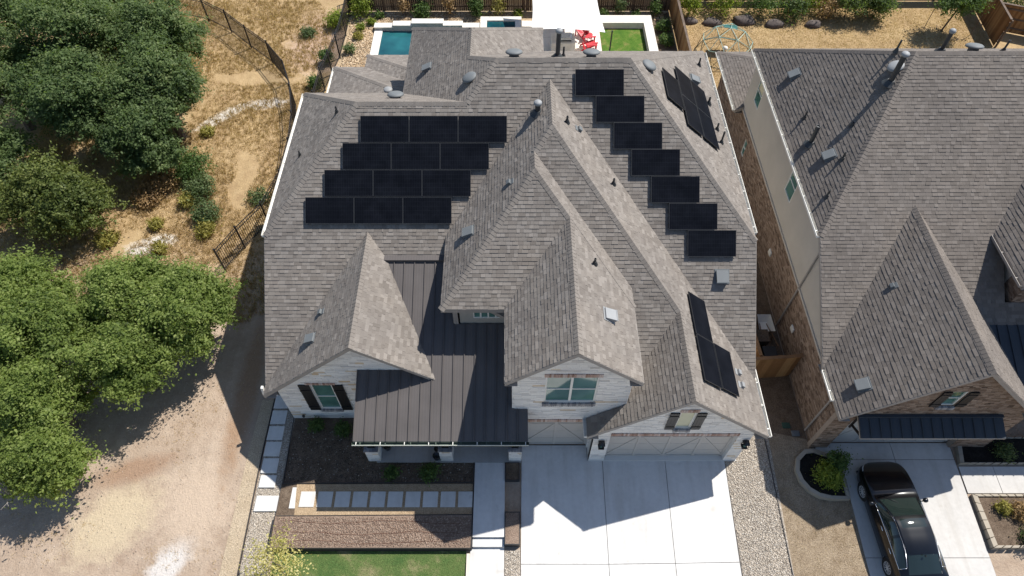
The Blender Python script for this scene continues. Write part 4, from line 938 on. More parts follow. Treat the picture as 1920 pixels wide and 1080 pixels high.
def limb_tree(parent, x, y, z0, zt, r, seed, mat='bark', spread=1.2, n=6):
    rr = random.Random(seed); mb = MB(); p = Vector((x, y, z0 - .1)); top = Vector((x + rr.uniform(-.2, .2), y + rr.uniform(-.2, .2), z0 + (zt - z0) * .45))
    mid = (p + top) / 2 + Vector((rr.uniform(-.12, .12), rr.uniform(-.12, .12), 0)); mb.tube(p, mid, r * 1.25, r, 9); mb.tube(mid, top, r, r * .8, 9)
    for i in range(n):
        a = 6.283 * i / n + rr.uniform(-.4, .4); s = rr.uniform(.6, 1.1) * spread
        e = top + Vector((math.cos(a) * s * .5, math.sin(a) * s * .5, (zt - z0) * rr.uniform(.15, .28))); f = e + Vector((math.cos(a) * s * .6, math.sin(a) * s * .6, (zt - z0) * rr.uniform(.05, .22)))
        mb.tube(top - Vector((0, 0, .1)), e, r * .55, r * .36, 6); mb.tube(e, f, r * .36, r * .12, 6)
        for k in range(2):
            b = a + rr.uniform(-.9, .9); mb.tube(e, e + Vector((math.cos(b) * s * .5, math.sin(b) * s * .5, rr.uniform(.1, .6))), r * .25, r * .06, 5)
    return mb.build('trunk', mat, parent)
def lobes(x, y, z, rx, ry, rz, seed, k=5):
    """a core and many separate boughs round it, with gaps between them"""
    rr = random.Random(seed); out = [(x, y, z - rz * .15, rx * .52, ry * .52, rz * .62)]
    for i in range(k):
        a = 6.283 * i / k + rr.uniform(-.35, .35); f = rr.uniform(.42, .82); s = rr.uniform(.2, .38)
        out.append((x + math.cos(a) * rx * f, y + math.sin(a) * ry * f, z + rr.uniform(-.45, .3) * rz, rx * s, ry * s, rz * s * .8))
    for i in range(k - 3):
        a = 6.283 * rr.random(); f = rr.uniform(.05, .6); s = rr.uniform(.18, .34)
        out.append((x + math.cos(a) * rx * f, y + math.sin(a) * ry * f, z + rr.uniform(.4, .72) * rz, rx * s, ry * s, rz * s * .75))
    return out
def tree(name, label, x, y, z, rx, ry, rz, n, mat, seed, group, size=(.05, .09), k=14, sub=.45, clump=.29, cat='tree'):
    t_ = thing(name, label, cat, (x, y, gz(y)), 0, group)
    limb_tree(t_, x, y, gz(y), z + rz * .3, .09 + .045 * rx, seed, spread=rx * .55)
    leaves('crown', t_, lobes(x, y, z, rx, ry, rz, seed, k), n, size, mat, seed + 50, up=.85, sub=sub, clump=clump)
    return t_
G1 = 'bright green trees on the vacant lot'; G2 = 'dark oaks at the back of the vacant lot'
for i, (x, y, z, rx, ry, rz, l) in enumerate((
    (-13.5, 15.5, 2.7, 2.1, 2.1, 1.8, 'bright green tree nearest the house, its branch over the shadow edge'),
    (-16.3, 16.0, 2.7, 2.1, 1.9, 1.8, 'bright green tree second from the house along the upper edge of its clump'),
    (-15.2, 13.2, 2.6, 1.9, 1.6, 1.7, 'bright green tree casting its shadow on the dirt, front right of its clump'),
    (-18.8, 14.2, 2.8, 2.1, 2.1, 1.9, 'bright green tree in the middle of the clump, hemmed in on all sides'),
    (-21.2, 16.0, 2.8, 2.2, 2.1, 1.9, 'bright green tree at the left edge of the picture below the juniper'),
    (-18.1, 11.4, 2.4, 1.8, 1.6, 1.6, 'bright green tree directly above the small front tree at lower left'),
    (-21.3, 12.4, 2.6, 1.9, 2.0, 1.7, 'bright green tree at the left edge, beside bare grey twigs'))):
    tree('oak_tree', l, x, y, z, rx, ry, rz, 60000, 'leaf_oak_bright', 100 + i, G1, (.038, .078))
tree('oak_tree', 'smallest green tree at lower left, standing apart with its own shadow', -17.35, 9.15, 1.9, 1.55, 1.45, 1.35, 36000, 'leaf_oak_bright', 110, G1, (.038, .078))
for i, (x, y, z, rx, ry, rz, l) in enumerate((
    (-18.7, 28.9, 3.4, 2.6, 2.7, 2.5, 'dark green oak nearest the white rock, right end of the big clump'),
    (-19.9, 33.0, 3.6, 2.7, 2.6, 2.5, 'dark green oak beside the bend of the iron fence'),
    (-22.4, 27.6, 3.5, 2.7, 2.6, 2.5, 'dark green oak behind the yellow-green juniper'),
    (-23.6, 32.3, 4.1, 3.3, 3.2, 3.0, 'largest dark green oak in the middle of the rear clump'),
    (-24.8, 37.0, 3.9, 3.1, 3.0, 2.8, 'dark green oak at the top edge of the picture'),
    (-27.6, 29.8, 3.8, 3.0, 3.0, 2.8, 'dark green oak at the left edge of the picture, upper half'),
    (-29.6, 35.0, 4.0, 3.2, 3.2, 3.0, 'dark green oak in the top left corner'),
    (-26.6, 24.6, 3.0, 2.3, 2.2, 2.1, 'dark green oak at the left edge beside the juniper'), (-18.9, 26.0, 2.4, 2.0, 1.7, 1.8, 'lowest dark green oak, between the juniper and the green shrub'))):
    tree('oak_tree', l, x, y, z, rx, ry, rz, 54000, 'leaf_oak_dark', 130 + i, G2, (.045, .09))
jt = thing('juniper_tree', 'yellow-green juniper with fine upswept sprays and dark shadowed base', 'tree', (-21.9, 22.3, 0))
limb_tree(jt, -21.9, 22.3, 0, 2.6, .15, 7, spread=1.0)
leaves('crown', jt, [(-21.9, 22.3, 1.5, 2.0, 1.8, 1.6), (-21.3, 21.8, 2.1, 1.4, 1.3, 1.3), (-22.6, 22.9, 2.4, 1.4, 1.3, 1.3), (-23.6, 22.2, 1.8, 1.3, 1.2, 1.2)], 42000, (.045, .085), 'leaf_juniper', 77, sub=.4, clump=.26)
def shrub(name, label, x, y, r, h, n, mat, seed, group=None, size=(.03, .06), z=None, stems=True, cat='shrub', clump=None):
    z = gz(y) if z is None else z; t_ = thing(name, label, cat, (x, y, z), 0, group); rr = random.Random(seed)
    if stems:
        mb = MB()
        for i in range(7):
            a = 6.283 * i / 7; mb.tube((x, y, z - .03), (x + math.cos(a) * r * .6 * rr.uniform(.4, 1), y + math.sin(a) * r * .6 * rr.uniform(.4, 1), z + h * rr.uniform(.55, .85)), .012, .004, 4)
        mb.build('stem', 'bark', t_)
    bl = [(x, y, z + h * .45, r * .72, r * .72, h * .5)] + [(x + math.cos(a) * r * .5, y + math.sin(a) * r * .5, z + h * rr.uniform(.3, .62), r * .5, r * .5, h * .36) for a in (.3, 1.7, 3.1, 4.4, 5.5)]
    leaves('foliage', t_, bl, n, size, mat, seed, sub=max(.12, r * .3), clump=clump or max(.06, r * .26), bottom=-.6); return t_
GV = 'wild shrubs on the vacant lot'
for i, (x, y, r, h, n, mat, l) in enumerate((
    (-17.1, 26.0, 1.0, 1.5, 5200, 'leaf_shrub', 'green leafy shrub right of the dark oaks'), (-16.3, 24.6, .8, 1.0, 3400, 'leaf_sage', 'grey-green shrub just below the green one'),
    (-16.9, 23.9, .45, .6, 1500, 'leaf_yellow', 'small yellow-tinged shrub left of the grey-green one'), (-15.6, 22.9, .75, .9, 2800, 'leaf_sage', 'grey-green shrub nearest the iron fence'),
    (-15.4, 21.9, .5, .6, 1700, 'leaf_yellow', 'yellow flowering shrub lowest on the slope near the fence'), (-18.7, 25.2, 1.1, .9, 3800, 'leaf_tan', 'dry brown brush below the dark oaks'), (-19.0, 24.1, .8, .6, 2200, 'leaf_tan', 'low dry brown brush beside the juniper'),
    (-20.1, 21.3, .6, .6, 1900, 'leaf_yellow', 'yellowish shrub right of the juniper shadow'), (-18.0, 22.3, .4, .5, 1000, 'leaf_yellow', 'small yellowish shrub between two white rocks'), (-17.3, 20.7, .4, .5, 1000, 'leaf_yellow', 'small yellowish shrub above the bright trees'),
    (-17.3, 29.3, .4, .4, 1100, 'leaf_yellow', 'small yellow shrub beside the white rock'), (-13.2, 24.2, .6, .5, 1100, 'leaf_sage', 'thin pale shrub on the dry grass near the fence bend'),
    (-13.3, 38.9, .5, .5, 1300, 'leaf_sage', 'grey-green weed on the bare earth behind the fence'), (-11.6, 36.0, .5, .9, 1800, 'leaf_shrub', 'dark weed against the side fence, middle'), (-11.9, 33.6, .5, .7, 1600, 'leaf_shrub', 'dark weed against the side fence, nearest the house'), (-11.6, 39.9, .7, 1.0, 2300, 'leaf_lime', 'lime green weed against the side fence at the back'))):
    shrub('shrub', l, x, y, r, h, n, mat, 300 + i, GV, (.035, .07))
GF = 'plants in the front beds'
for i, (x, y, r, l) in enumerate(((-8.0, 11.35, .32, 'dark green bush under the shuttered window, left one'), (-6.9, 11.2, .34, 'dark green bush under the shuttered window beside the porch roof'), (-4.75, 9.38, .3, 'green bush in the dark bed, left of the two before the porch'), (-3.25, 9.42, .38, 'green bush in the dark bed, right of the two before the porch'))):
    shrub('garden_shrub', l, x, y, r, r * 1.5, 1500, 'leaf_shrub', 330 + i, GF, (.025, .05))
sp_ = thing('sapling', 'young tree with sparse pale yellow leaves at the edge of the front lawn', 'tree', (-8.3, 5.75, gz(5.75)))
mb = MB(); rr = random.Random(4); base = Vector((-8.3, 5.75, gz(5.75) - .05)); tp = Vector((-8.15, 5.7, 1.7)); mb.tube(base, tp, .03, .015, 7)
for i in range(16):
    a = 6.28 * rr.random(); s = base.lerp(tp, rr.uniform(.35, 1)); mb.tube(s, s + Vector((math.cos(a) * .75, math.sin(a) * .6, rr.uniform(.15, .6))), .01, .003, 5)
mb.build('trunk', 'bark_grey', sp_); leaves('crown', sp_, [(-8.1, 5.7, 1.4, .62, .6, .5), (-7.7, 5.5, 1.2, .55, .5, .4), (-8.5, 6.1, 1.3, .5, .5, .45), (-8.0, 6.3, 1.6, .45, .4, .4), (-8.8, 5.4, 1.1, .5, .5, .4)], 2600, (.03, .055), 'leaf_sapling', 9, sub=.3, clump=.26)
leaves_d = shrub('garden_shrub', 'yellow-green bush in the curved planter left of the car', 12.35, 9.25, .55, .9, 3200, 'leaf_lime', 340, None, (.03, .06)); shrub('garden_shrub', 'green upright bush at the back of the curved planter', 12.75, 9.75, .42, 1.1, 2200, 'leaf_shrub', 341, None, (.03, .06))
for i, (x, y, r, m_, l) in enumerate(((18.75, 8.05, .28, 'leaf_yellow', 'small yellow bush in the walled planter beyond the car'), (19.4, 6.95, .5, 'leaf_sage', 'spreading green bush spilling over the planter wall by the right picture edge'), (19.3, 7.9, .4, 'leaf_tan', 'dry grey-brown bush in the walled planter'), (20.1, 8.1, .3, 'leaf_yellow', 'yellow bush at the right picture edge in the walled planter'), (19.6, 10.2, .4, 'leaf_sage', 'grey shrub in the shaded planter against the brick house'))): shrub('garden_shrub', l, x, y, r, r * 1.2, 1500, m_, 345 + i, 'plants in the block planters', (.025, .05), gz(y) + .1)
# dry grass tufts on the vacant lot and rear yards
def grass(name, label, pts, hgt, mat, seed, per=7, w_=.012, spread=.06, lean=.6):
    rng = np.random.default_rng(seed); n = len(pts); P = np.repeat(pts, per, 0) + rng.normal(size=(n * per, 2)) * spread; m = len(P)
    a = rng.uniform(0, 6.28, m); h = rng.uniform(hgt[0], hgt[1], m); l = rng.uniform(.1, lean, m) * h; d = np.column_stack([np.cos(a), np.sin(a)]); q = np.column_stack([-d[:, 1], d[:, 0]]) * w_
    z = GZ(P[:, 1]) - .03; b0 = np.column_stack([P - q, z]); b1 = np.column_stack([P + q, z]); tp = np.column_stack([P + d * l[:, None], z + h])
    V = np.stack([b0, b1, tp], 1).reshape(-1, 3); F = np.arange(3 * m).reshape(-1, 3); o = npmesh(name, V, F, np.clip(np.repeat(rng.random(n), per) * .6 + rng.random(m) * .4, 0, 1), mat, None, 'stuff'); tag(o, label, 'grass'); return o
leafmat('straw', [(0, (.20, .125, .055)), (.5, (.36, .25, .125)), (1, (.54, .41, .235))], .3); leafmat('grass_green', [(0, (.03, .07, .012)), (.6, (.07, .15, .025)), (1, (.24, .22, .08))], .3)
rng = np.random.default_rng(3); pts = np.column_stack([rng.uniform(-27, -10.3, 34000), rng.uniform(16.5, 43, 34000)])
k = np.array([mnoise.noise((p[0] * .45, p[1] * .45, 3.0)) for p in pts]); pts = pts[(k > -.32) & ((pts[:, 0] < -12.2) | (pts[:, 1] < 33) | (k > .25))]; grass('dry_grass', 'dry straw coloured grass covering the vacant lot', pts, (.05, .22), 'straw', 11)
pts = np.column_stack([rng.uniform(11, 31, 16000), rng.uniform(33, 42, 16000)]); grass('dry_grass', 'short dry grass of the neighbouring back yard', pts, (.02, .05), 'straw', 12, spread=.12)
pts = np.column_stack([rng.uniform(10.3, 13.0, 2200), rng.uniform(4, 10, 2200)]); pts = pts[(pts[:, 0] < 11.0) | (pts[:, 1] < 8.3)]; grass('dry_grass', 'short dry lawn between the gravel strip and the next driveway', pts, (.02, .06), 'straw', 13)
pts = np.column_stack([rng.uniform(-8.8, -1.75, 9000), rng.uniform(4.2, 6.5, 9000)]); k = np.array([mnoise.noise((p[0] * .8, p[1] * .9, 8.0)) for p in pts]); grass('lawn_grass', 'green front lawn with straw coloured worn patches', pts[k < .06], (.02, .045), 'grass_green', 14); 

plain('dead_wood', (.34, .30, .27), .95, .2, 8)
for x, y, sd, l in ((-22.6, 12.6, 5, 'bare grey dead branches among the bright trees at the left edge'), (-18.9, 8.6, 6, 'bare grey twigs left of the smallest green tree')):
    t_ = thing('dead_branch', l, 'branch', (x, y, gz(y))); rr = random.Random(sd); mb = MB()
    def grow(p, d, L, r, lv):
        q = p + d * L; mb.tube(p, q, r, r * .65, 5)
        if lv:
            for i in range(3):
                e = (d + Vector((rr.uniform(-.8, .8), rr.uniform(-.8, .8), rr.uniform(-.2, .6)))).normalized(); grow(p + d * L * rr.uniform(.5, 1), e, L * rr.uniform(.55, .8), r * .6, lv - 1)
    for i in range(5): grow(Vector((x + rr.uniform(-.4, .4), y + rr.uniform(-.4, .4), gz(y))), Vector((rr.uniform(-.6, .6), rr.uniform(-.6, .6), 1.1)).normalized(), 1.1, .035, 3)
    mb.build('twigs', 'dead_wood', t_, kind='stuff')

rng = np.random.default_rng(8); pts = np.column_stack([rng.uniform(-21, -10.4, 2600), rng.uniform(4.5, 17, 2600)]); k = np.array([mnoise.noise((p[0] * .5, p[1] * .5, 21.0)) for p in pts])
grass('dry_weeds', 'sparse dry weeds and straw litter on the bare dirt lot', pts[k > .18], (.01, .05), 'straw', 15, per=5, w_=.008, spread=.05, lean=2.5)

# ------------------------------------------------------------------ fences
plain('iron', (.014, .014, .015), .5, .2); plain('cedar', (.20, .105, .045), .85, .25, 3, bstr=.3, bscale=30); plain('cedar_grey', (.115, .082, .058), .9, .3, 3, bstr=.3, bscale=30)
toned('picket', [(0, (.055, .034, .022)), (.5, (.105, .068, .044)), (1, (.17, .12, .08))], .9, 40, .2, .2); toned('picket_cedar', [(0, (.16, .075, .026)), (.5, (.25, .13, .05)), (1, (.34, .2, .085))], .85, 40, .2, .2)
def iron_fence(label, path, h=1.55, gap=.115):
    t_ = thing('iron_fence', label, 'fence', (path[0][0], path[0][1], 0)); pk = MB()
    for (x0, y0), (x1, y1) in zip(path, path[1:]):
        L = math.hypot(x1 - x0, y1 - y0); n = max(1, int(L / gap))
        p = MB(); p.box(x0 - .035, x0 + .035, y0 - .035, y0 + .035, -.1, h + .08); p.build('post', 'iron', t_)
        for z in (.15, h - .22, h - .03):
            r = MB(); r.obox(Vector((x0, y0, z)), (x1 - x0, y1 - y0, 0), Vector((-(y1 - y0), x1 - x0, 0)).normalized() * .025, (0, 0, .035)); r.build('rail', 'iron', t_)
        for i in range(1, n):
            x, y = x0 + (x1 - x0) * i / n, y0 + (y1 - y0) * i / n; pk.box(x - .01, x + .01, y - .01, y + .01, .05, h - .01)
    x, y = path[-1]; p = MB(); p.box(x - .035, x + .035, y - .035, y + .035, -.1, h + .08); p.build('post', 'iron', t_)
    pk.build('pickets', 'iron', t_, kind='stuff'); return t_
def resample(pts, step):
    out = [pts[0]]; acc = 0
    for a, b in zip(pts, pts[1:]):
        L = math.hypot(b[0] - a[0], b[1] - a[1]); n = max(1, round(L / step))
        out += [(a[0] + (b[0] - a[0]) * i / n, a[1] + (b[1] - a[1]) * i / n) for i in range(1, n + 1)]
    return out
iron_fence('black iron picket fence curving across the vacant lot behind the oaks', resample([(-30, 42.4), (-22.5, 41.2), (-20.27, 40.51), (-18.4, 39.17), (-16.72, 37.47), (-15.0, 35.85), (-13.62, 33.93), (-12.77, 31.68), (-12.2, 29.3), (-11.96, 27.15), (-11.92, 24.72), (-12.37, 22.47), (-13.22, 20.9), (-13.85, 19.5)], 2.3))
iron_fence('black iron picket fence along the left side of the pool yard', resample([(-11.05, 42.9), (-10.9, 41.08), (-10.85, 38.81), (-10.88, 36.46), (-11.1, 34.8), (-11.29, 33.2), (-11.3, 31)], 2.3), 1.6)
def wood_fence(label, path, h=1.85, mat='picket', side=1, pw=.14, seed=1, rails='cedar_grey'):
    t_ = thing('wood_fence', label, 'fence', (path[0][0], path[0][1], 0)); pk = MB(); rr = random.Random(seed)
    for (x0, y0), (x1, y1) in zip(path, path[1:]):
        d = Vector((x1 - x0, y1 - y0, 0)); L = d.length; u = d.normalized(); nn = Vector((-u.y, u.x, 0)) * side; n = int(L / pw)
        for i in range(n): pk.obox(Vector((x0, y0, .03)) + u * (i * pw + .004), u * (pw - .008), nn * (.02 + rr.uniform(0, .006)), (0, 0, h - .05 + rr.uniform(-.02, .02)), rr.random())
        for z in (.3, h * .5, h - .3): r = MB(); r.obox(Vector((x0, y0, z)) - nn * .045, d, nn * .04, (0, 0, .09)); r.build('rail', rails, t_)
        r = MB(); r.obox(Vector((x0, y0, h)) - nn * .06, d, nn * .14, (0, 0, .035)); r.build('cap_rail', rails, t_)
        k = max(1, int(L / 2.4))
        for i in range(k + 1): p = MB(); q = Vector((x0, y0, -.1)) + d * (i / k) - nn * .14; p.obox(q - u * .045, u * .09, nn * .09, (0, 0, h + .05)); p.build('post', rails, t_)
    pk.build('pickets', mat, t_, kind='stuff'); return t_
wood_fence('dark brown wooden fence along the back of the pool yard', [(-11.0, 41.65), (10.6, 41.65)], 1.8, 'picket', -1, seed=2)
wood_fence('tan wooden fence between the two back yards', [(10.7, 42.6), (10.62, 34.0)], 1.8, 'picket_cedar', -1, seed=3)
wood_fence('dark wooden fence along the back of the neighbouring yard', [(10.8, 42.9), (31.8, 42.9)], 1.8, 'picket', -1, seed=4)
wood_fence('olive brown wooden fence at the far right corner of the back yards', [(31.6, 42.8), (31.0, 37.6)], 1.9, 'picket_cedar', -1, seed=5)
wood_fence('low olive wooden fence panel beyond the far right corner fence', [(31.4, 39.6), (36.5, 37.6)], 1.8, 'picket_cedar', 1, seed=6)
wood_fence('orange cedar gate fence closing the gap between the two houses', [(9.25, 13.55), (11.98, 13.75)], 1.75, 'picket_cedar', -1, seed=7, rails='cedar')
wood_fence('orange cedar fence running back between the two houses', [(10.25, 13.75), (10.05, 18.5)], 1.75, 'picket_cedar', 1, seed=8, rails='cedar')
# things lying in the side passage
wb_ = thing('wheelbarrow', 'white rimmed wheelbarrow with wooden handles behind the cedar gate', 'wheelbarrow', (11.3, 16.0, 0)); mb = MB()
mb.add([(11.05, 15.8, .35), (11.55, 15.8, .35), (11.5, 16.3, .35), (11.1, 16.3, .35), (10.95, 15.65, .62), (11.65, 15.65, .62), (11.6, 16.5, .68), (11.0, 16.5, .68)], [(0, 3, 2, 1), (0, 1, 5, 4), (1, 2, 6, 5), (2, 3, 7, 6), (3, 0, 4, 7)]); mb.build('tray', 'trim_white', wb_)
for s in (-1, 1): mb = MB(); mb.tube((11.3 + s * .3, 14.9, .6), (11.3 + s * .12, 16.5, .28), .022, n=6); mb.tube((11.3 + s * .26, 15.5, .45), (11.3 + s * .28, 15.45, 0), .018, n=6); mb.build('handle', 'cedar', wb_)
mb = MB(); mb.lathe((11.25, 16.62, .2), [(.09, 0), (.2, .015), (.2, .085), (.09, .1)], 18, Vector((1, 0, 0))); mb.build('wheel', 'black_paint', wb_)
for x, y, c_, l in ((11.0, 14.35, 'iron', 'black bin standing just behind the cedar gate'), (10.85, 15.2, 'mulch_dark', 'dark brown bin beside the wheelbarrow')):
    b_ = thing('bin', l, 'bin', (x, y, 0)); mb = MB(); mb.add([(x - .2, y - .22, 0), (x + .2, y - .22, 0), (x + .2, y + .22, 0), (x - .2, y + .22, 0), (x - .27, y - .3, .95), (x + .27, y - .3, .95), (x + .27, y + .3, .95), (x - .27, y + .3, .95)], [(0, 3, 2, 1), (0, 1, 5, 4), (1, 2, 6, 5), (2, 3, 7, 6), (3, 0, 4, 7), (4, 5, 6, 7)]); mb.build('body', c_, b_)
    mb = MB(); mb.box(x - .29, x + .29, y - .32, y + .3, .951, 1.02); mb.build('lid', c_, b_, bevel=.02)
plain('utility_green', (.03, .07, .045), .6); 
for x, y, m_, l in ((11.3, 11.45, 'utility_green', 'small green utility lid on the soil by the brick wall'), (11.6, 11.1, 'vent_grey', 'small pale drain box on the soil by the brick wall')):
    u_ = thing('utility_box', l, 'utility box', (x, y, 0)); mb = MB(); mb.box(x - .16, x + .16, y - .12, y + .12, -.05, .04); mb.build('body', m_, u_, bevel=.01); mb = MB(); mb.box(x - .11, x + .11, y - .08, y + .08, .041, .055); mb.build('lid', m_, u_)
# porch pots
plain('pot_black', (.02, .02, .021), .4)
for i, (x, y, r, l) in enumerate(((-5.0, 10.45, .17, 'round dark pot beside the left porch pier'), (-3.0, 10.02, .14, 'round dark pot on the porch edge before the middle pier'), (-2.95, 10.32, .16, 'round dark pot behind the one by the middle pier'))):
    p = thing('flower_pot', l, 'pot', (x, y, .05), 0, 'pots on the porch'); mb = MB(); mb.lathe((x, y, .05), [(r * .7, 0), (r, .26), (r * 1.05, .3), (r * .9, .3), (r * .85, .24)], 16); mb.build('pot', 'pot_black', p, smooth=True)
    mb = MB(); mb.lathe((x, y, .27), [(r * .84, 0), (r * .8, .015)], 16); mb.build('soil', 'mulch_dark', p)

# ------------------------------------------------------------------ pool yard
yard = sheet('yard_gravel', [(-10.9, 31), (10.6, 31), (10.6, 42.6), (-10.95, 42.6)], 'river_rock_base', -.012)
pebbles('river_rocks', yard, rect(-10.7, -9.1, 33, 39.8), 4200, (.03, .07), 'river_rock', 31); pebbles('river_rocks', yard, rect(-10.8, .6, 39.85, 41.5), 6500, (.03, .07), 'river_rock', 33); pebbles('river_rocks', yard, [(5.8, 40.55), (10.2, 40.55), (10.2, 41.5), (5.8, 41.5)], 1800, (.03, .07), 'river_rock', 32)
sheet('mulch_strip', [(9.3, 34), (10.55, 34), (10.55, 41.5), (9.3, 40.6)], 'mulch_dark', -.004)
def watermat():
    m, t, b = newmat('pool_water'); co = coords(t); b.inputs['Base Color'].default_value = (.012, .10, .115, 1); b.inputs['Roughness'].default_value = .04; b.inputs['Specular IOR Level'].default_value = .5
    r = ramp(t, [(.3, (.006, .045, .058)), (.7, (.018, .115, .125))]); t.links.new(noise(t, co, .5, 3), r.inputs[0]); t.links.new(r.outputs[0], b.inputs['Base Color'])
    bump(t, b, noise(t, co, 5, 3), .08, .02); MATS['pool_water'] = m
watermat(); concmat('pool_stone', (.46, .44, .39)); concmat('coping', (.68, .64, .57))
pool = thing('swimming_pool', 'turquoise swimming pool with pale coping and stepped limestone back wall', 'pool', (-5.4, 36, 0))
mb = MB(); mb.box(-8.5, -2.12, 33.0, 39.28, -.3, .03); mb.build('water', 'pool_water', pool)
for x0, x1, y0, y1 in ((-9.02, -8.5, 32.5, 39.3), (-8.49, -2.12, 32.5, 32.99)): mb = MB(); mb.box(x0, x1, y0, y1, -.2, .11); mb.build('coping', 'coping', pool, bevel=.01)
for x0, x1, h in ((-9.02, -7.8, .32), (-7.79, -6.55, .46), (-6.54, -4.5, .62), (-4.49, -3.25, .46), (-3.24, -2.14, .32)):
    mb = MB(); mb.box(x0, x1, 39.3, 39.75, -.2, h - .061); w_ = mb.build('back_wall', 'pool_stone', pool); mb = MB(); mb.box(x0 - .02, x1 + .02, 39.26, 39.79, h - .06, h); mb.build('wall_cap', 'coping', pool, bevel=.01)
spa = thing('spa', 'raised square spa with pale stone rim at the end of the pool', 'spa', (-.7, 39.3, 0)); mb = MB()
for x0, x1, y0, y1 in ((-2.08, .62, 39.9, 40.35), (-2.08, .62, 38.2, 38.6), (-2.08, -1.65, 38.61, 39.89), (.2, .62, 38.61, 39.89)): mb.box(x0, x1, y0, y1, -.1, .42)
mb.build('rim', 'coping', spa, bevel=.01); mb = MB(); mb.box(-1.64, .19, 38.62, 39.88, .1, .34); mb.build('water', 'pool_water', spa)
pt = sheet('patio', rect(.64, 5.74, 31, 40.5), 'coping', .0); 
for i in range(3):
    for j in range(5): flat('patio_slab', rect(.66 + i * 1.7, 2.34 + i * 1.7, 31 + j * 1.9, 32.88 + j * 1.9), .03, 'coping', pt, .05)
sheet('turf', rect(5.78, 8.62, 31, 39.6), 'turf', .01)
bw_ = thing('bench_wall', 'pale concrete bench wall round two sides of the little turf lawn', 'wall', (8.9, 38, 0)); mb = MB(); mb.box(5.78, 9.22, 39.62, 40.5, -.1, .42); mb.build('rear_bench', 'coping', bw_, bevel=.012); mb = MB(); mb.box(8.64, 9.22, 34.5, 39.61, -.1, .42); mb.build('side_bench', 'coping', bw_, bevel=.012)
# shade sail
m, t, b = newmat('sail_cloth'); b.inputs['Base Color'].default_value = (.82, .80, .75, 1); b.inputs['Roughness'].default_value = .9; MATS['sail_cloth'] = m; bump(t, b, noise(t, coords(t), 3, 2), .1, .05)
sail = thing('shade_sail', 'white shade sail stretched over the patio behind the house', 'shade sail', (3.2, 37.6, 0)); C4 = [Vector((1.15, 35.25, 2.75)), Vector((5.5, 35.2, 2.6)), Vector((5.3, 41.3, 3.3)), Vector((.95, 41.3, 3.2))]
n = 20; V = []; F = []
for i in range(n + 1):
    for j in range(n + 1):
        u, v = i / n, j / n; u2 = u + (.5 - u) * .17 * 4 * v * (1 - v) * .55; v2 = v + (.5 - v) * .17 * 4 * u * (1 - u) * .35
        p = C4[0] * (1 - u2) * (1 - v2) + C4[1] * u2 * (1 - v2) + C4[2] * u2 * v2 + C4[3] * (1 - u2) * v2; p.z -= .25 * 16 * u * (1 - u) * v * (1 - v); V.append(p)
for s in range(2):
    for i in range(n):
        for j in range(n):
            a = i * (n + 1) + j + s * (n + 1) ** 2; F.append((a, a + n + 1, a + n + 2, a + 1) if s == 0 else (a, a + 1, a + n + 2, a + n + 1))
mb = MB(); mb.add([tuple(p) for p in V] + [(p.x, p.y, p.z - .012) for p in V], F); mb.build('cloth', 'sail_cloth', sail, smooth=True)
for k, (x, y, h) in enumerate(((5.95, 35.45, 2.55), (.75, 35.0, 2.8), (5.5, 41.75, 3.4), (.75, 41.8, 3.3))):
    mb = MB(); mb.tube((x, y, 0), (x, y, h), .045, n=10); mb.tube((x, y, h - .05), C4[(1, 0, 2, 3)[k]], .008, n=5); mb.build('post', 'iron', sail)
plain('red_paint', (.50, .035, .045), .5, .1)
def adirondack(x, y, rz, label):
    t_ = thing('garden_chair', label, 'chair', (x, y, .03), rz, 'red garden chairs on the patio'); M = Matrix.Translation((x, y, .03)) @ Matrix.Rotation(rz, 4, 'Z')
    def part(name, fn): mb = MB(); fn(mb); mb.v = [tuple(M @ Vector(p)) for p in mb.v]; mb.build(name, 'red_paint', t_)
    for i in range(5): part('seat_slat', lambda m_, i=i: m_.obox((-.27, -.27 + i * .11, .36 - i * .035), (.54, 0, 0), (0, .1, -.03), (0, 0, .02)))
    for i in range(5): part('back_slat', lambda m_, i=i: m_.obox((-.27 + i * .11, .27, .2), (.1, 0, 0), (0, .3, .72 - abs(i - 2) * .05), (0, .02, -.01)))
    for s in (-1, 1):
        part('armrest', lambda m_, s=s: m_.obox((s * .34 - .065, -.36, .54), (.13, 0, 0), (0, .75, 0), (0, 0, .025))); part('leg', lambda m_, s=s: m_.obox((s * .31 - .02, -.31, 0), (.04, 0, 0), (0, .09, 0), (0, 0, .54)))
        part('leg', lambda m_, s=s: m_.obox((s * .29 - .02, -.2, .3), (.03, 0, 0), (0, .85, -.3), (0, .03, .1)))
adirondack(4.55, 38.75, -2.5, 'red slatted garden chair half under the white shade sail'); adirondack(5.05, 37.45, 1.7, 'red slatted garden chair beside the turf'); adirondack(5.0, 36.6, 1.5, 'red slatted garden chair nearest the house roof')
tb = thing('side_table', 'small round red table between the red garden chairs', 'table', (4.95, 38.25, .03)); mb = MB(); mb.lathe((4.95, 38.25, .43), [(.25, 0), (.25, .03)], 18); mb.build('top', 'red_paint', tb)
for a in (0, 2.1, 4.2): mb = MB(); mb.tube((4.95 + math.cos(a) * .2, 38.25 + math.sin(a) * .2, .03), (4.95 + math.cos(a) * .12, 38.25 + math.sin(a) * .12, .43), .018, n=6); mb.build('leg', 'red_paint', tb)
gr = thing('grill_island', 'pale outdoor kitchen island with a grey grill lid', 'grill', (3.2, 37.2, .03)); mb = MB(); mb.box(2.45, 3.95, 36.6, 37.7, .03, .92); mb.build('counter', 'coping', gr, bevel=.015); mb = MB(); mb.box(2.95, 3.75, 36.8, 37.5, .921, 1.12); mb.build('lid', 'galvanised', gr, bevel=.06)
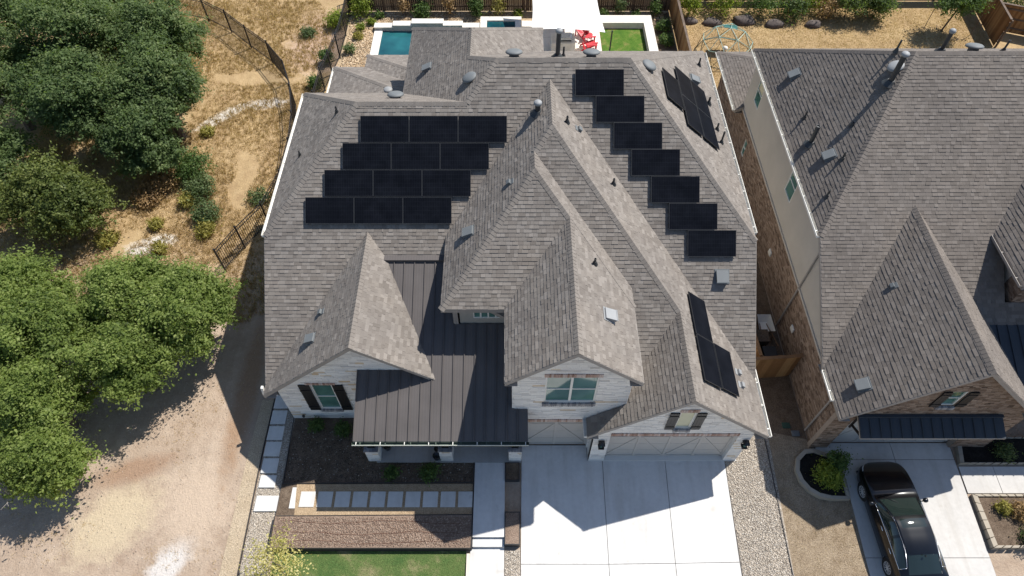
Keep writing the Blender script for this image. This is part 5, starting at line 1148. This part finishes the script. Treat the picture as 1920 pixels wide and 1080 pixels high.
mb = MB(); mb.tube((3.0, 36.76, 1.0), (3.7, 36.76, 1.0), .018, n=6); mb.build('handle', 'iron', gr)
GB = 'plants along the pool yard fence'
for i, (x, y, r, h, m_, nn_, l) in enumerate(((-10.1, 41.15, .8, 1.6, 'leaf_lime', 2600, 'lime green shrub in the corner of the pool yard'), (-8.9, 40.9, .28, .5, 'leaf_shrub', 700, 'small upright green plant left of the pool end'), (-9.35, 40.1, .32, .45, 'leaf_lime', 700, 'small lime tuft at the pool corner'), (-9.95, 39.5, .3, .4, 'leaf_lime', 650, 'small lime tuft left of the pool, second along'),
    (-10.0, 38.5, .35, .45, 'leaf_yellow', 650, 'yellow tuft left of the pool'), (-10.35, 37.0, .42, .6, 'leaf_sage', 700, 'grey spiky plant left of the pool near the house'), (-6.05, 41.0, .62, 1.0, 'leaf_shrub', 2200, 'green shrub behind the pool, left of centre'), (-2.4, 41.0, .48, 1.5, 'leaf_shrub', 2000, 'dense green columnar shrub behind the spa'),
    (-7.2, 41.15, .45, 1.6, 'leaf_tan', 700, 'thin olive shrub against the fence behind the pool'), (-4.2, 41.15, .45, 1.5, 'leaf_tan', 700, 'thin olive shrub against the fence, behind the middle of the pool'), (-.9, 41.15, .5, 1.5, 'leaf_yellow', 800, 'thin yellowish shrub against the fence behind the spa'), (.4, 41.1, .32, .45, 'leaf_lime', 600, 'lime tuft beside the shade sail'),
    (6.1, 41.0, .4, .5, 'leaf_shrub', 800, 'low green plant behind the bench wall beside the sail'), (8.3, 41.0, .3, .5, 'leaf_shrub', 700, 'low green plant behind the middle of the bench wall'), (7.2, 41.2, .4, 1.3, 'leaf_sage', 800, 'thin shrub against the fence behind the bench wall'), (9.6, 41.15, .45, 1.0, 'leaf_shrub', 1200, 'dark shrub in the far corner beside the tan fence'), (9.9, 39.4, .5, .8, 'leaf_shrub', 1400, 'dark shrub between the bench wall and the tan fence'), (9.9, 37.9, .5, .7, 'leaf_shrub', 1300, 'dark shrub by the tan fence nearest the house'))):
    shrub('garden_shrub', l, x, y, r, h, nn_, m_, 400 + i, GB, (.035, .075), 0)
# ------------------------------------------------------------------ neighbouring back yard
plain('dome_bar', (.30, .44, .37), .5, .1); plain('dome_dark', (.055, .075, .06), .5, .2); plain('dome_sheet', (.01, .10, .085), .7)
dome = thing('climbing_dome', 'green geodesic climbing dome on the dry grass', 'climbing frame', (13.5, 36.9, 0)); DR = 1.8
import bmesh
bm = bmesh.new(); bmesh.ops.create_icosphere(bm, subdivisions=2, radius=DR); bm.verts.ensure_lookup_table()
seen = 0
for e in bm.edges:
    a, b = e.verts[0].co.copy(), e.verts[1].co.copy()
    if min(a.z, b.z) < -.2: continue
    f = lambda p: (13.5 + p.x, 36.9 + p.y, max(p.z, -.02) * .98 + .03)
    mb = MB(); mb.tube(f(a), f(b), .018, n=6); mb.build('bar', 'dome_bar' if (a.z + b.z) / 2 > DR * .45 else 'dome_dark', dome)
bm.free()
mb = MB(); mb.add([(13.2, 37.2, 1.62), (14.0, 37.1, 1.6), (14.1, 37.9, 1.35), (13.2, 37.9, 1.4)], [(0, 1, 2, 3)]); mb.add([(13.2, 37.2, 1.6), (14.0, 37.1, 1.58), (14.1, 37.9, 1.33), (13.2, 37.9, 1.38)], [(3, 2, 1, 0)]); mb.build('canopy', 'dome_sheet', dome)
bl_ = thing('ball', 'white ball lying inside the climbing dome', 'ball', (13.6, 37.2, 0)); mb = MB(); mb.lathe((13.6, 37.2, .0), [(.03, .0), (.13, .05), (.17, .15), (.13, .26), (.03, .31)], 14); mb.build('shell', 'trim_white', bl_, smooth=True)
plain('boulder', (.10, .08, .07), .95, .25, 2.5, bstr=.6, bscale=8)
def boulder(x, y, r, seed, label):
    mb = MB(); rr = random.Random(seed); n, k = 14, 7; vs = []; fs = []
    for j in range(k + 1):
        th_ = math.pi * j / k
        for i in range(n):
            ph = 6.283 * i / n; p = Vector((math.sin(th_) * math.cos(ph), math.sin(th_) * math.sin(ph), math.cos(th_))); s = 1 + .35 * mnoise.noise(p * 1.3 + Vector((seed, 0, 0))); vs.append((x + p.x * r * s * 1.25, y + p.y * r * s * .8, .05 + max(-.1, p.z * r * s * .6)))
    for j in range(k):
        for i in range(n): fs.append((j * n + i, (j + 1) * n + i, (j + 1) * n + (i + 1) % n, j * n + (i + 1) % n))
    mb.add(vs, fs); o = mb.build('boulder', 'boulder', None, smooth=True); tag(o, label, 'boulder', 'boulders along the back fence')
for i, (x, y, r, l) in enumerate(((13.3, 40.2, .5, 'brown boulder behind the climbing dome'), (15.5, 40.4, .6, 'largest boulder, right of the one behind the climbing dome'), (17.4, 40.0, .5, 'boulder third from the tan fence'), (20.0, 40.0, .45, 'boulder between the shrubs, fourth from the tan fence'), (11.9, 40.4, .4, 'low boulder beside the tan fence'))): boulder(x, y, r, i + 2, l)
GN = 'plants along the neighbouring back fence'
for i, (x, y, r, h, m_, nn_, l) in enumerate(((11.9, 41.2, .8, 1.8, 'leaf_lime', 2200, 'lime green shrub beside the tan fence'), (14.2, 41.6, 1.2, 2.0, 'leaf_lime', 3200, 'wide lime green shrub behind the climbing dome'), (16.7, 41.3, 1.1, 1.8, 'leaf_shrub', 3000, 'dark green shrub between the boulders'), (18.7, 41.0, 1.1, 1.7, 'leaf_oak_dark', 3200, 'dark shrub with deep shadow right of the third boulder'), (20.3, 41.9, 1.1, 1.9, 'leaf_lime', 2400, 'lime green shrub behind the dark one'), (20.9, 40.9, .8, 1.3, 'leaf_tan', 1500, 'thin brownish shrub left of the two round bushes'),
    (22.4, 41.0, 1.05, 2.3, 'leaf_oak_dark', 6000, 'left of the two big round dark green bushes'), (24.2, 40.9, 1.05, 2.2, 'leaf_oak_dark', 6000, 'right of the two big round dark green bushes'), (33.6, 41.5, 1.3, 2.0, 'leaf_sage', 3000, 'pale green bush beyond the far corner fence'))):
    shrub('garden_shrub', l, x, y, r, h, nn_, m_, 450 + i, GN, (.04, .085), 0)
yt = thing('young_tree', 'young staked tree with leaning trunk in the neighbouring back yard', 'tree', (28.3, 39.4, 0)); mb = MB(); mb.tube((28.3, 39.4, -.05), (28.6, 39.4, 1.7), .06, .045, 8); mb.build('trunk', 'bark', yt); leaves('crown', yt, [(28.5, 39.3, 2.2, 1.15, 1.0, .9), (29.1, 39.6, 2.0, .8, .7, .7), (27.7, 39.2, 1.9, .7, .7, .6)], 9000, (.045, .09), 'leaf_shrub', 470, sub=.4, clump=.3)
for s, (x, y) in enumerate(((27.2, 39.6), (30.0, 38.9))): mb = MB(); mb.tube((x, y, 0), (x, y, 1.4), .02, n=6); mb.tube((x, y, 1.3), (28.85, 39.8, 1.5), .006, n=4); mb.build('stake', 'cedar_grey', yt)

# ------------------------------------------------------------------ the parked car
def carpaint():
    m, t, b = newmat('car_paint'); b.inputs['Base Color'].default_value = (.003, .0035, .005, 1); b.inputs['Roughness'].default_value = .22; b.inputs['Coat Weight'].default_value = .4; b.inputs['Coat Roughness'].default_value = .06; b.inputs['Specular IOR Level'].default_value = .4; b.inputs['Metallic'].default_value = 0; MATS['car_paint'] = m
    m, t, b = newmat('car_glass'); b.inputs['Base Color'].default_value = (.012, .02, .018, 1); b.inputs['Roughness'].default_value = .03; b.inputs['Specular IOR Level'].default_value = .9; MATS['car_glass'] = m
carpaint(); plain('chrome', (.75, .75, .75), .12, .02, metal=1); plain('tyre', (.012, .012, .012), .8, .1); plain('rim_silver', (.5, .51, .52), .35, .05, metal=.3); plain('lamp_glass', (.55, .58, .6), .1, .05); plain('tail_red', (.25, .01, .01), .2, .05)
car = thing('parked_car', 'black sedan with a sunroof parked on the driveway of the brick house', 'car', (14.42, 7.32, gz(7.32) + .015), .055); CM = car.matrix_basis.copy(); CM = CM @ Matrix.Rotation(math.atan(-.07) * -1, 4, 'X')
car.matrix_basis = CM
ST = dict(y=[2.40, 2.28, 2.02, 1.62, 1.25, .95, .14, -.48, -1.08, -1.80, -2.2, -2.44], hw=[.44, .72, .87, .915, .92, .92, .92, .92, .92, .90, .86, .68], zb=[.58, .68, .76, .84, .89, .92, .94, .96, .97, .99, .98, .82], zt=[.60, .72, .83, .92, .97, 1.01, 1.41, 1.46, 1.38, 1.09, 1.04, .88],
          xr=[.36, .52, .62, .68, .72, .72, .58, .57, .56, .62, .60, .45], zr=[.59, .71, .81, .895, .94, .975, 1.365, 1.415, 1.335, 1.055, 1.02, .86], z0=[.32, .24, .2, .19, .19, .19, .19, .19, .19, .2, .26, .36])
def cr(a, u):
    i = int(min(max(math.floor(u), 0), len(a) - 2)); f = u - i; p0, p1, p2, p3 = a[max(i - 1, 0)], a[i], a[i + 1], a[min(i + 2, len(a) - 1)]
    return .5 * (2 * p1 + (p2 - p0) * f + (2 * p0 - 5 * p1 + 4 * p2 - p3) * f * f + (3 * p1 - p0 - 3 * p2 + p3) * f ** 3)
def carpt(u, v):
    g = {k: cr(a, u) for k, a in ST.items()}
    px = [g['hw'] - .05, g['hw'], g['hw'] - .005, g['hw'] - .05, g['xr'], g['xr'] * .52, 0]; pz = [g['z0'], .45, g['zb'] * .8, g['zb'], g['zr'], g['zt'] - .008, g['zt']]
    if v < 3: x, z = cr(px[:4], v), cr(pz[:4], v)
    elif v < 4: f = v - 3; x, z = px[3] + (px[4] - px[3]) * f, pz[3] + (pz[4] - pz[3]) * f; x += .03 * math.sin(f * math.pi)
    else: x, z = cr(px[4:], v - 4), cr(pz[4:], v - 4)
    return x, g['y'], z
NU, NV = 12, 8; bod, glas = MB(), {k: MB() for k in ('windshield', 'rear_window', 'side_window', 'side_window.r', 'sunroof')}; U = 11 * NU; Wv = 6 * NV
gridp = [[carpt(i / NU, j / NV) for j in range(Wv + 1)] for i in range(U + 1)]
for i in range(U):
    for j in range(Wv):
        u, v = (i + .5) / NU, (j + .5) / NV; q = [gridp[i][j], gridp[i + 1][j], gridp[i + 1][j + 1], gridp[i][j + 1]]; cy, cz = sum(p[1] for p in q) / 4, sum(p[2] for p in q) / 4
        if v < 2.4 and any(math.hypot(cy - a, cz - .33) < .385 for a in (1.37, -1.37)): continue
        for s in (1, -1):
            k = None
            if v > 3.12 and v < 3.88 and 5.25 < u < 8.55 and not (6.95 < u < 7.05): k = 'side_window' if s < 0 else 'side_window.r'
            elif v > 4.1 and 5.1 < u < 5.93: k = 'windshield'
            elif v > 4.1 and 8.08 < u < 8.93: k = 'rear_window'
            elif v > 4.55 and 6.12 < u < 6.62: k = 'sunroof'
            vs = [(p[0] * s, p[1], p[2] - (.006 if k and k != 'sunroof' else 0)) for p in q]; (glas[k] if k else bod).add(vs, [(0, 1, 2, 3) if s > 0 else (3, 2, 1, 0)])
def cbuild(mb, name, mat, parent=None, smooth=True, weld=True):
    mb.v = [tuple(CM @ Vector(p)) for p in mb.v]; o = mb.build(name, mat, parent or car, smooth=smooth)
    if weld:
        b2 = bmesh.new(); b2.from_mesh(o.data); bmesh.ops.remove_doubles(b2, verts=b2.verts, dist=.0008); b2.to_mesh(o.data); b2.free()
        if smooth: o.data.polygons.foreach_set('use_smooth', [True] * len(o.data.polygons))
    return o
bod.box(-.8, .8, -2.2, 2.2, .2, .3); body = cbuild(bod, 'body', 'car_paint')
for k, mb in glas.items(): cbuild(mb, k.split('.')[0], 'car_glass')
for s in (-1, 1):
    mb = MB(); pp = [carpt(5.2 + 3.4 * i / 24, 3.1) for i in range(25)] + [carpt(8.6 - 3.3 * i / 24, 3.92) for i in range(25)]
    pp = [(p[0] * s * 1.006, p[1], p[2] + .002) for p in pp]
    for a, b in zip(pp, pp[1:]): mb.tube(a, b, .011, n=5)
    cbuild(mb, 'window_trim', 'chrome')
    for u in (6.35, 7.7): p = carpt(u, 2.6); mb = MB(); mb.box(min(p[0] * s, p[0] * s + s * .03), max(p[0] * s, p[0] * s + s * .03), p[1] - .1, p[1] + .1, p[2] - .015, p[2] + .015); cbuild(mb, 'door_handle', 'chrome')
    mb = MB(); mb.lathe((s * 1.03, .78, .98), [(.02, -.1), (.075, -.06), (.09, 0), (.075, .06), (.02, .09)], 12, Vector((s, .0, 0))); mb.tube((s * .86, .76, .93), (s * .98, .77, .96), .025, n=6); cbuild(mb, 'mirror', 'car_paint')
    p, q = carpt(.7, 3.0), carpt(1.9, 3.05); mb = MB(); pts_ = [carpt(.45 + 1.5 * i / 10, 2.75) for i in range(11)] + [carpt(1.95 - 1.5 * i / 10, 3.15) for i in range(11)]
    mb.add([(a[0] * s * 1.004, a[1] + .004, a[2] + .004) for a in pts_], [(i, i + 1, 20 - i, 21 - i) for i in range(10)]); cbuild(mb, 'headlight', 'lamp_glass')
    pts_ = [carpt(9.7 + .9 * i / 8, 2.2) for i in range(9)] + [carpt(10.6 - .9 * i / 8, 2.9) for i in range(9)]; mb = MB(); mb.add([(a[0] * s * 1.005, a[1] - .004, a[2]) for a in pts_], [(i, i + 1, 16 - i, 17 - i) for i in range(8)]); cbuild(mb, 'taillight', 'tail_red')
    for ya in (1.37, -1.37):
        mb = MB(); mb.lathe((s * .68, ya, .33), [(.2, 0), (.31, .01), (.335, .04), (.335, .17), (.31, .21), (.235, .215), (.225, .19)], 28, Vector((s, 0, 0))); wh = cbuild(mb, 'wheel', 'tyre', weld=False)
        mb = MB(); mb.lathe((s * .825, ya, .33), [(.235, 0), (.225, .06), (.205, .062), (.2, .02)], 28, Vector((s, 0, 0))); mb.lathe((s * .825, ya, .33), [(.055, 0), (.055, .065), (.03, .07)], 14, Vector((s, 0, 0)))
        for k in range(10):
            a = 6.283 * k / 10; d = Vector((0, math.cos(a), math.sin(a))); e = Vector((0, -math.sin(a), math.cos(a))); mb.obox(Vector((s * .865, ya, .33)) + d * .04 - e * .014, d * .175, e * .028, (s * .022, 0, 0))
        cbuild(mb, 'rim', 'rim_silver', wh, smooth=False, weld=False)
        mb = MB(); mb.lathe((s * .5, ya, .36), [(.39, 0), (.39, .36)], 20, Vector((s, 0, 0))); cbuild(mb, 'wheel_well', 'tyre', weld=False)
mb = MB(); mb.tube((-.45, .97, 1.0), (-.1, .72, 1.13), .012, n=5); mb.tube((-.45, .97, 1.0), (-.45, .96, 1.0), .012, n=5); cbuild(mb, 'wiper', 'black_paint', weld=False)
mb = MB(); mb.lathe((0, -1.2, 1.44), [(.035, 0), (.03, .03), (.005, .045)], 10); cbuild(mb, 'antenna', 'car_paint', weld=False)
mb = MB(); mb.box(-.35, .35, 2.33, 2.41, .4, .56); cbuild(mb, 'grille', 'black_paint', smooth=False, weld=False)
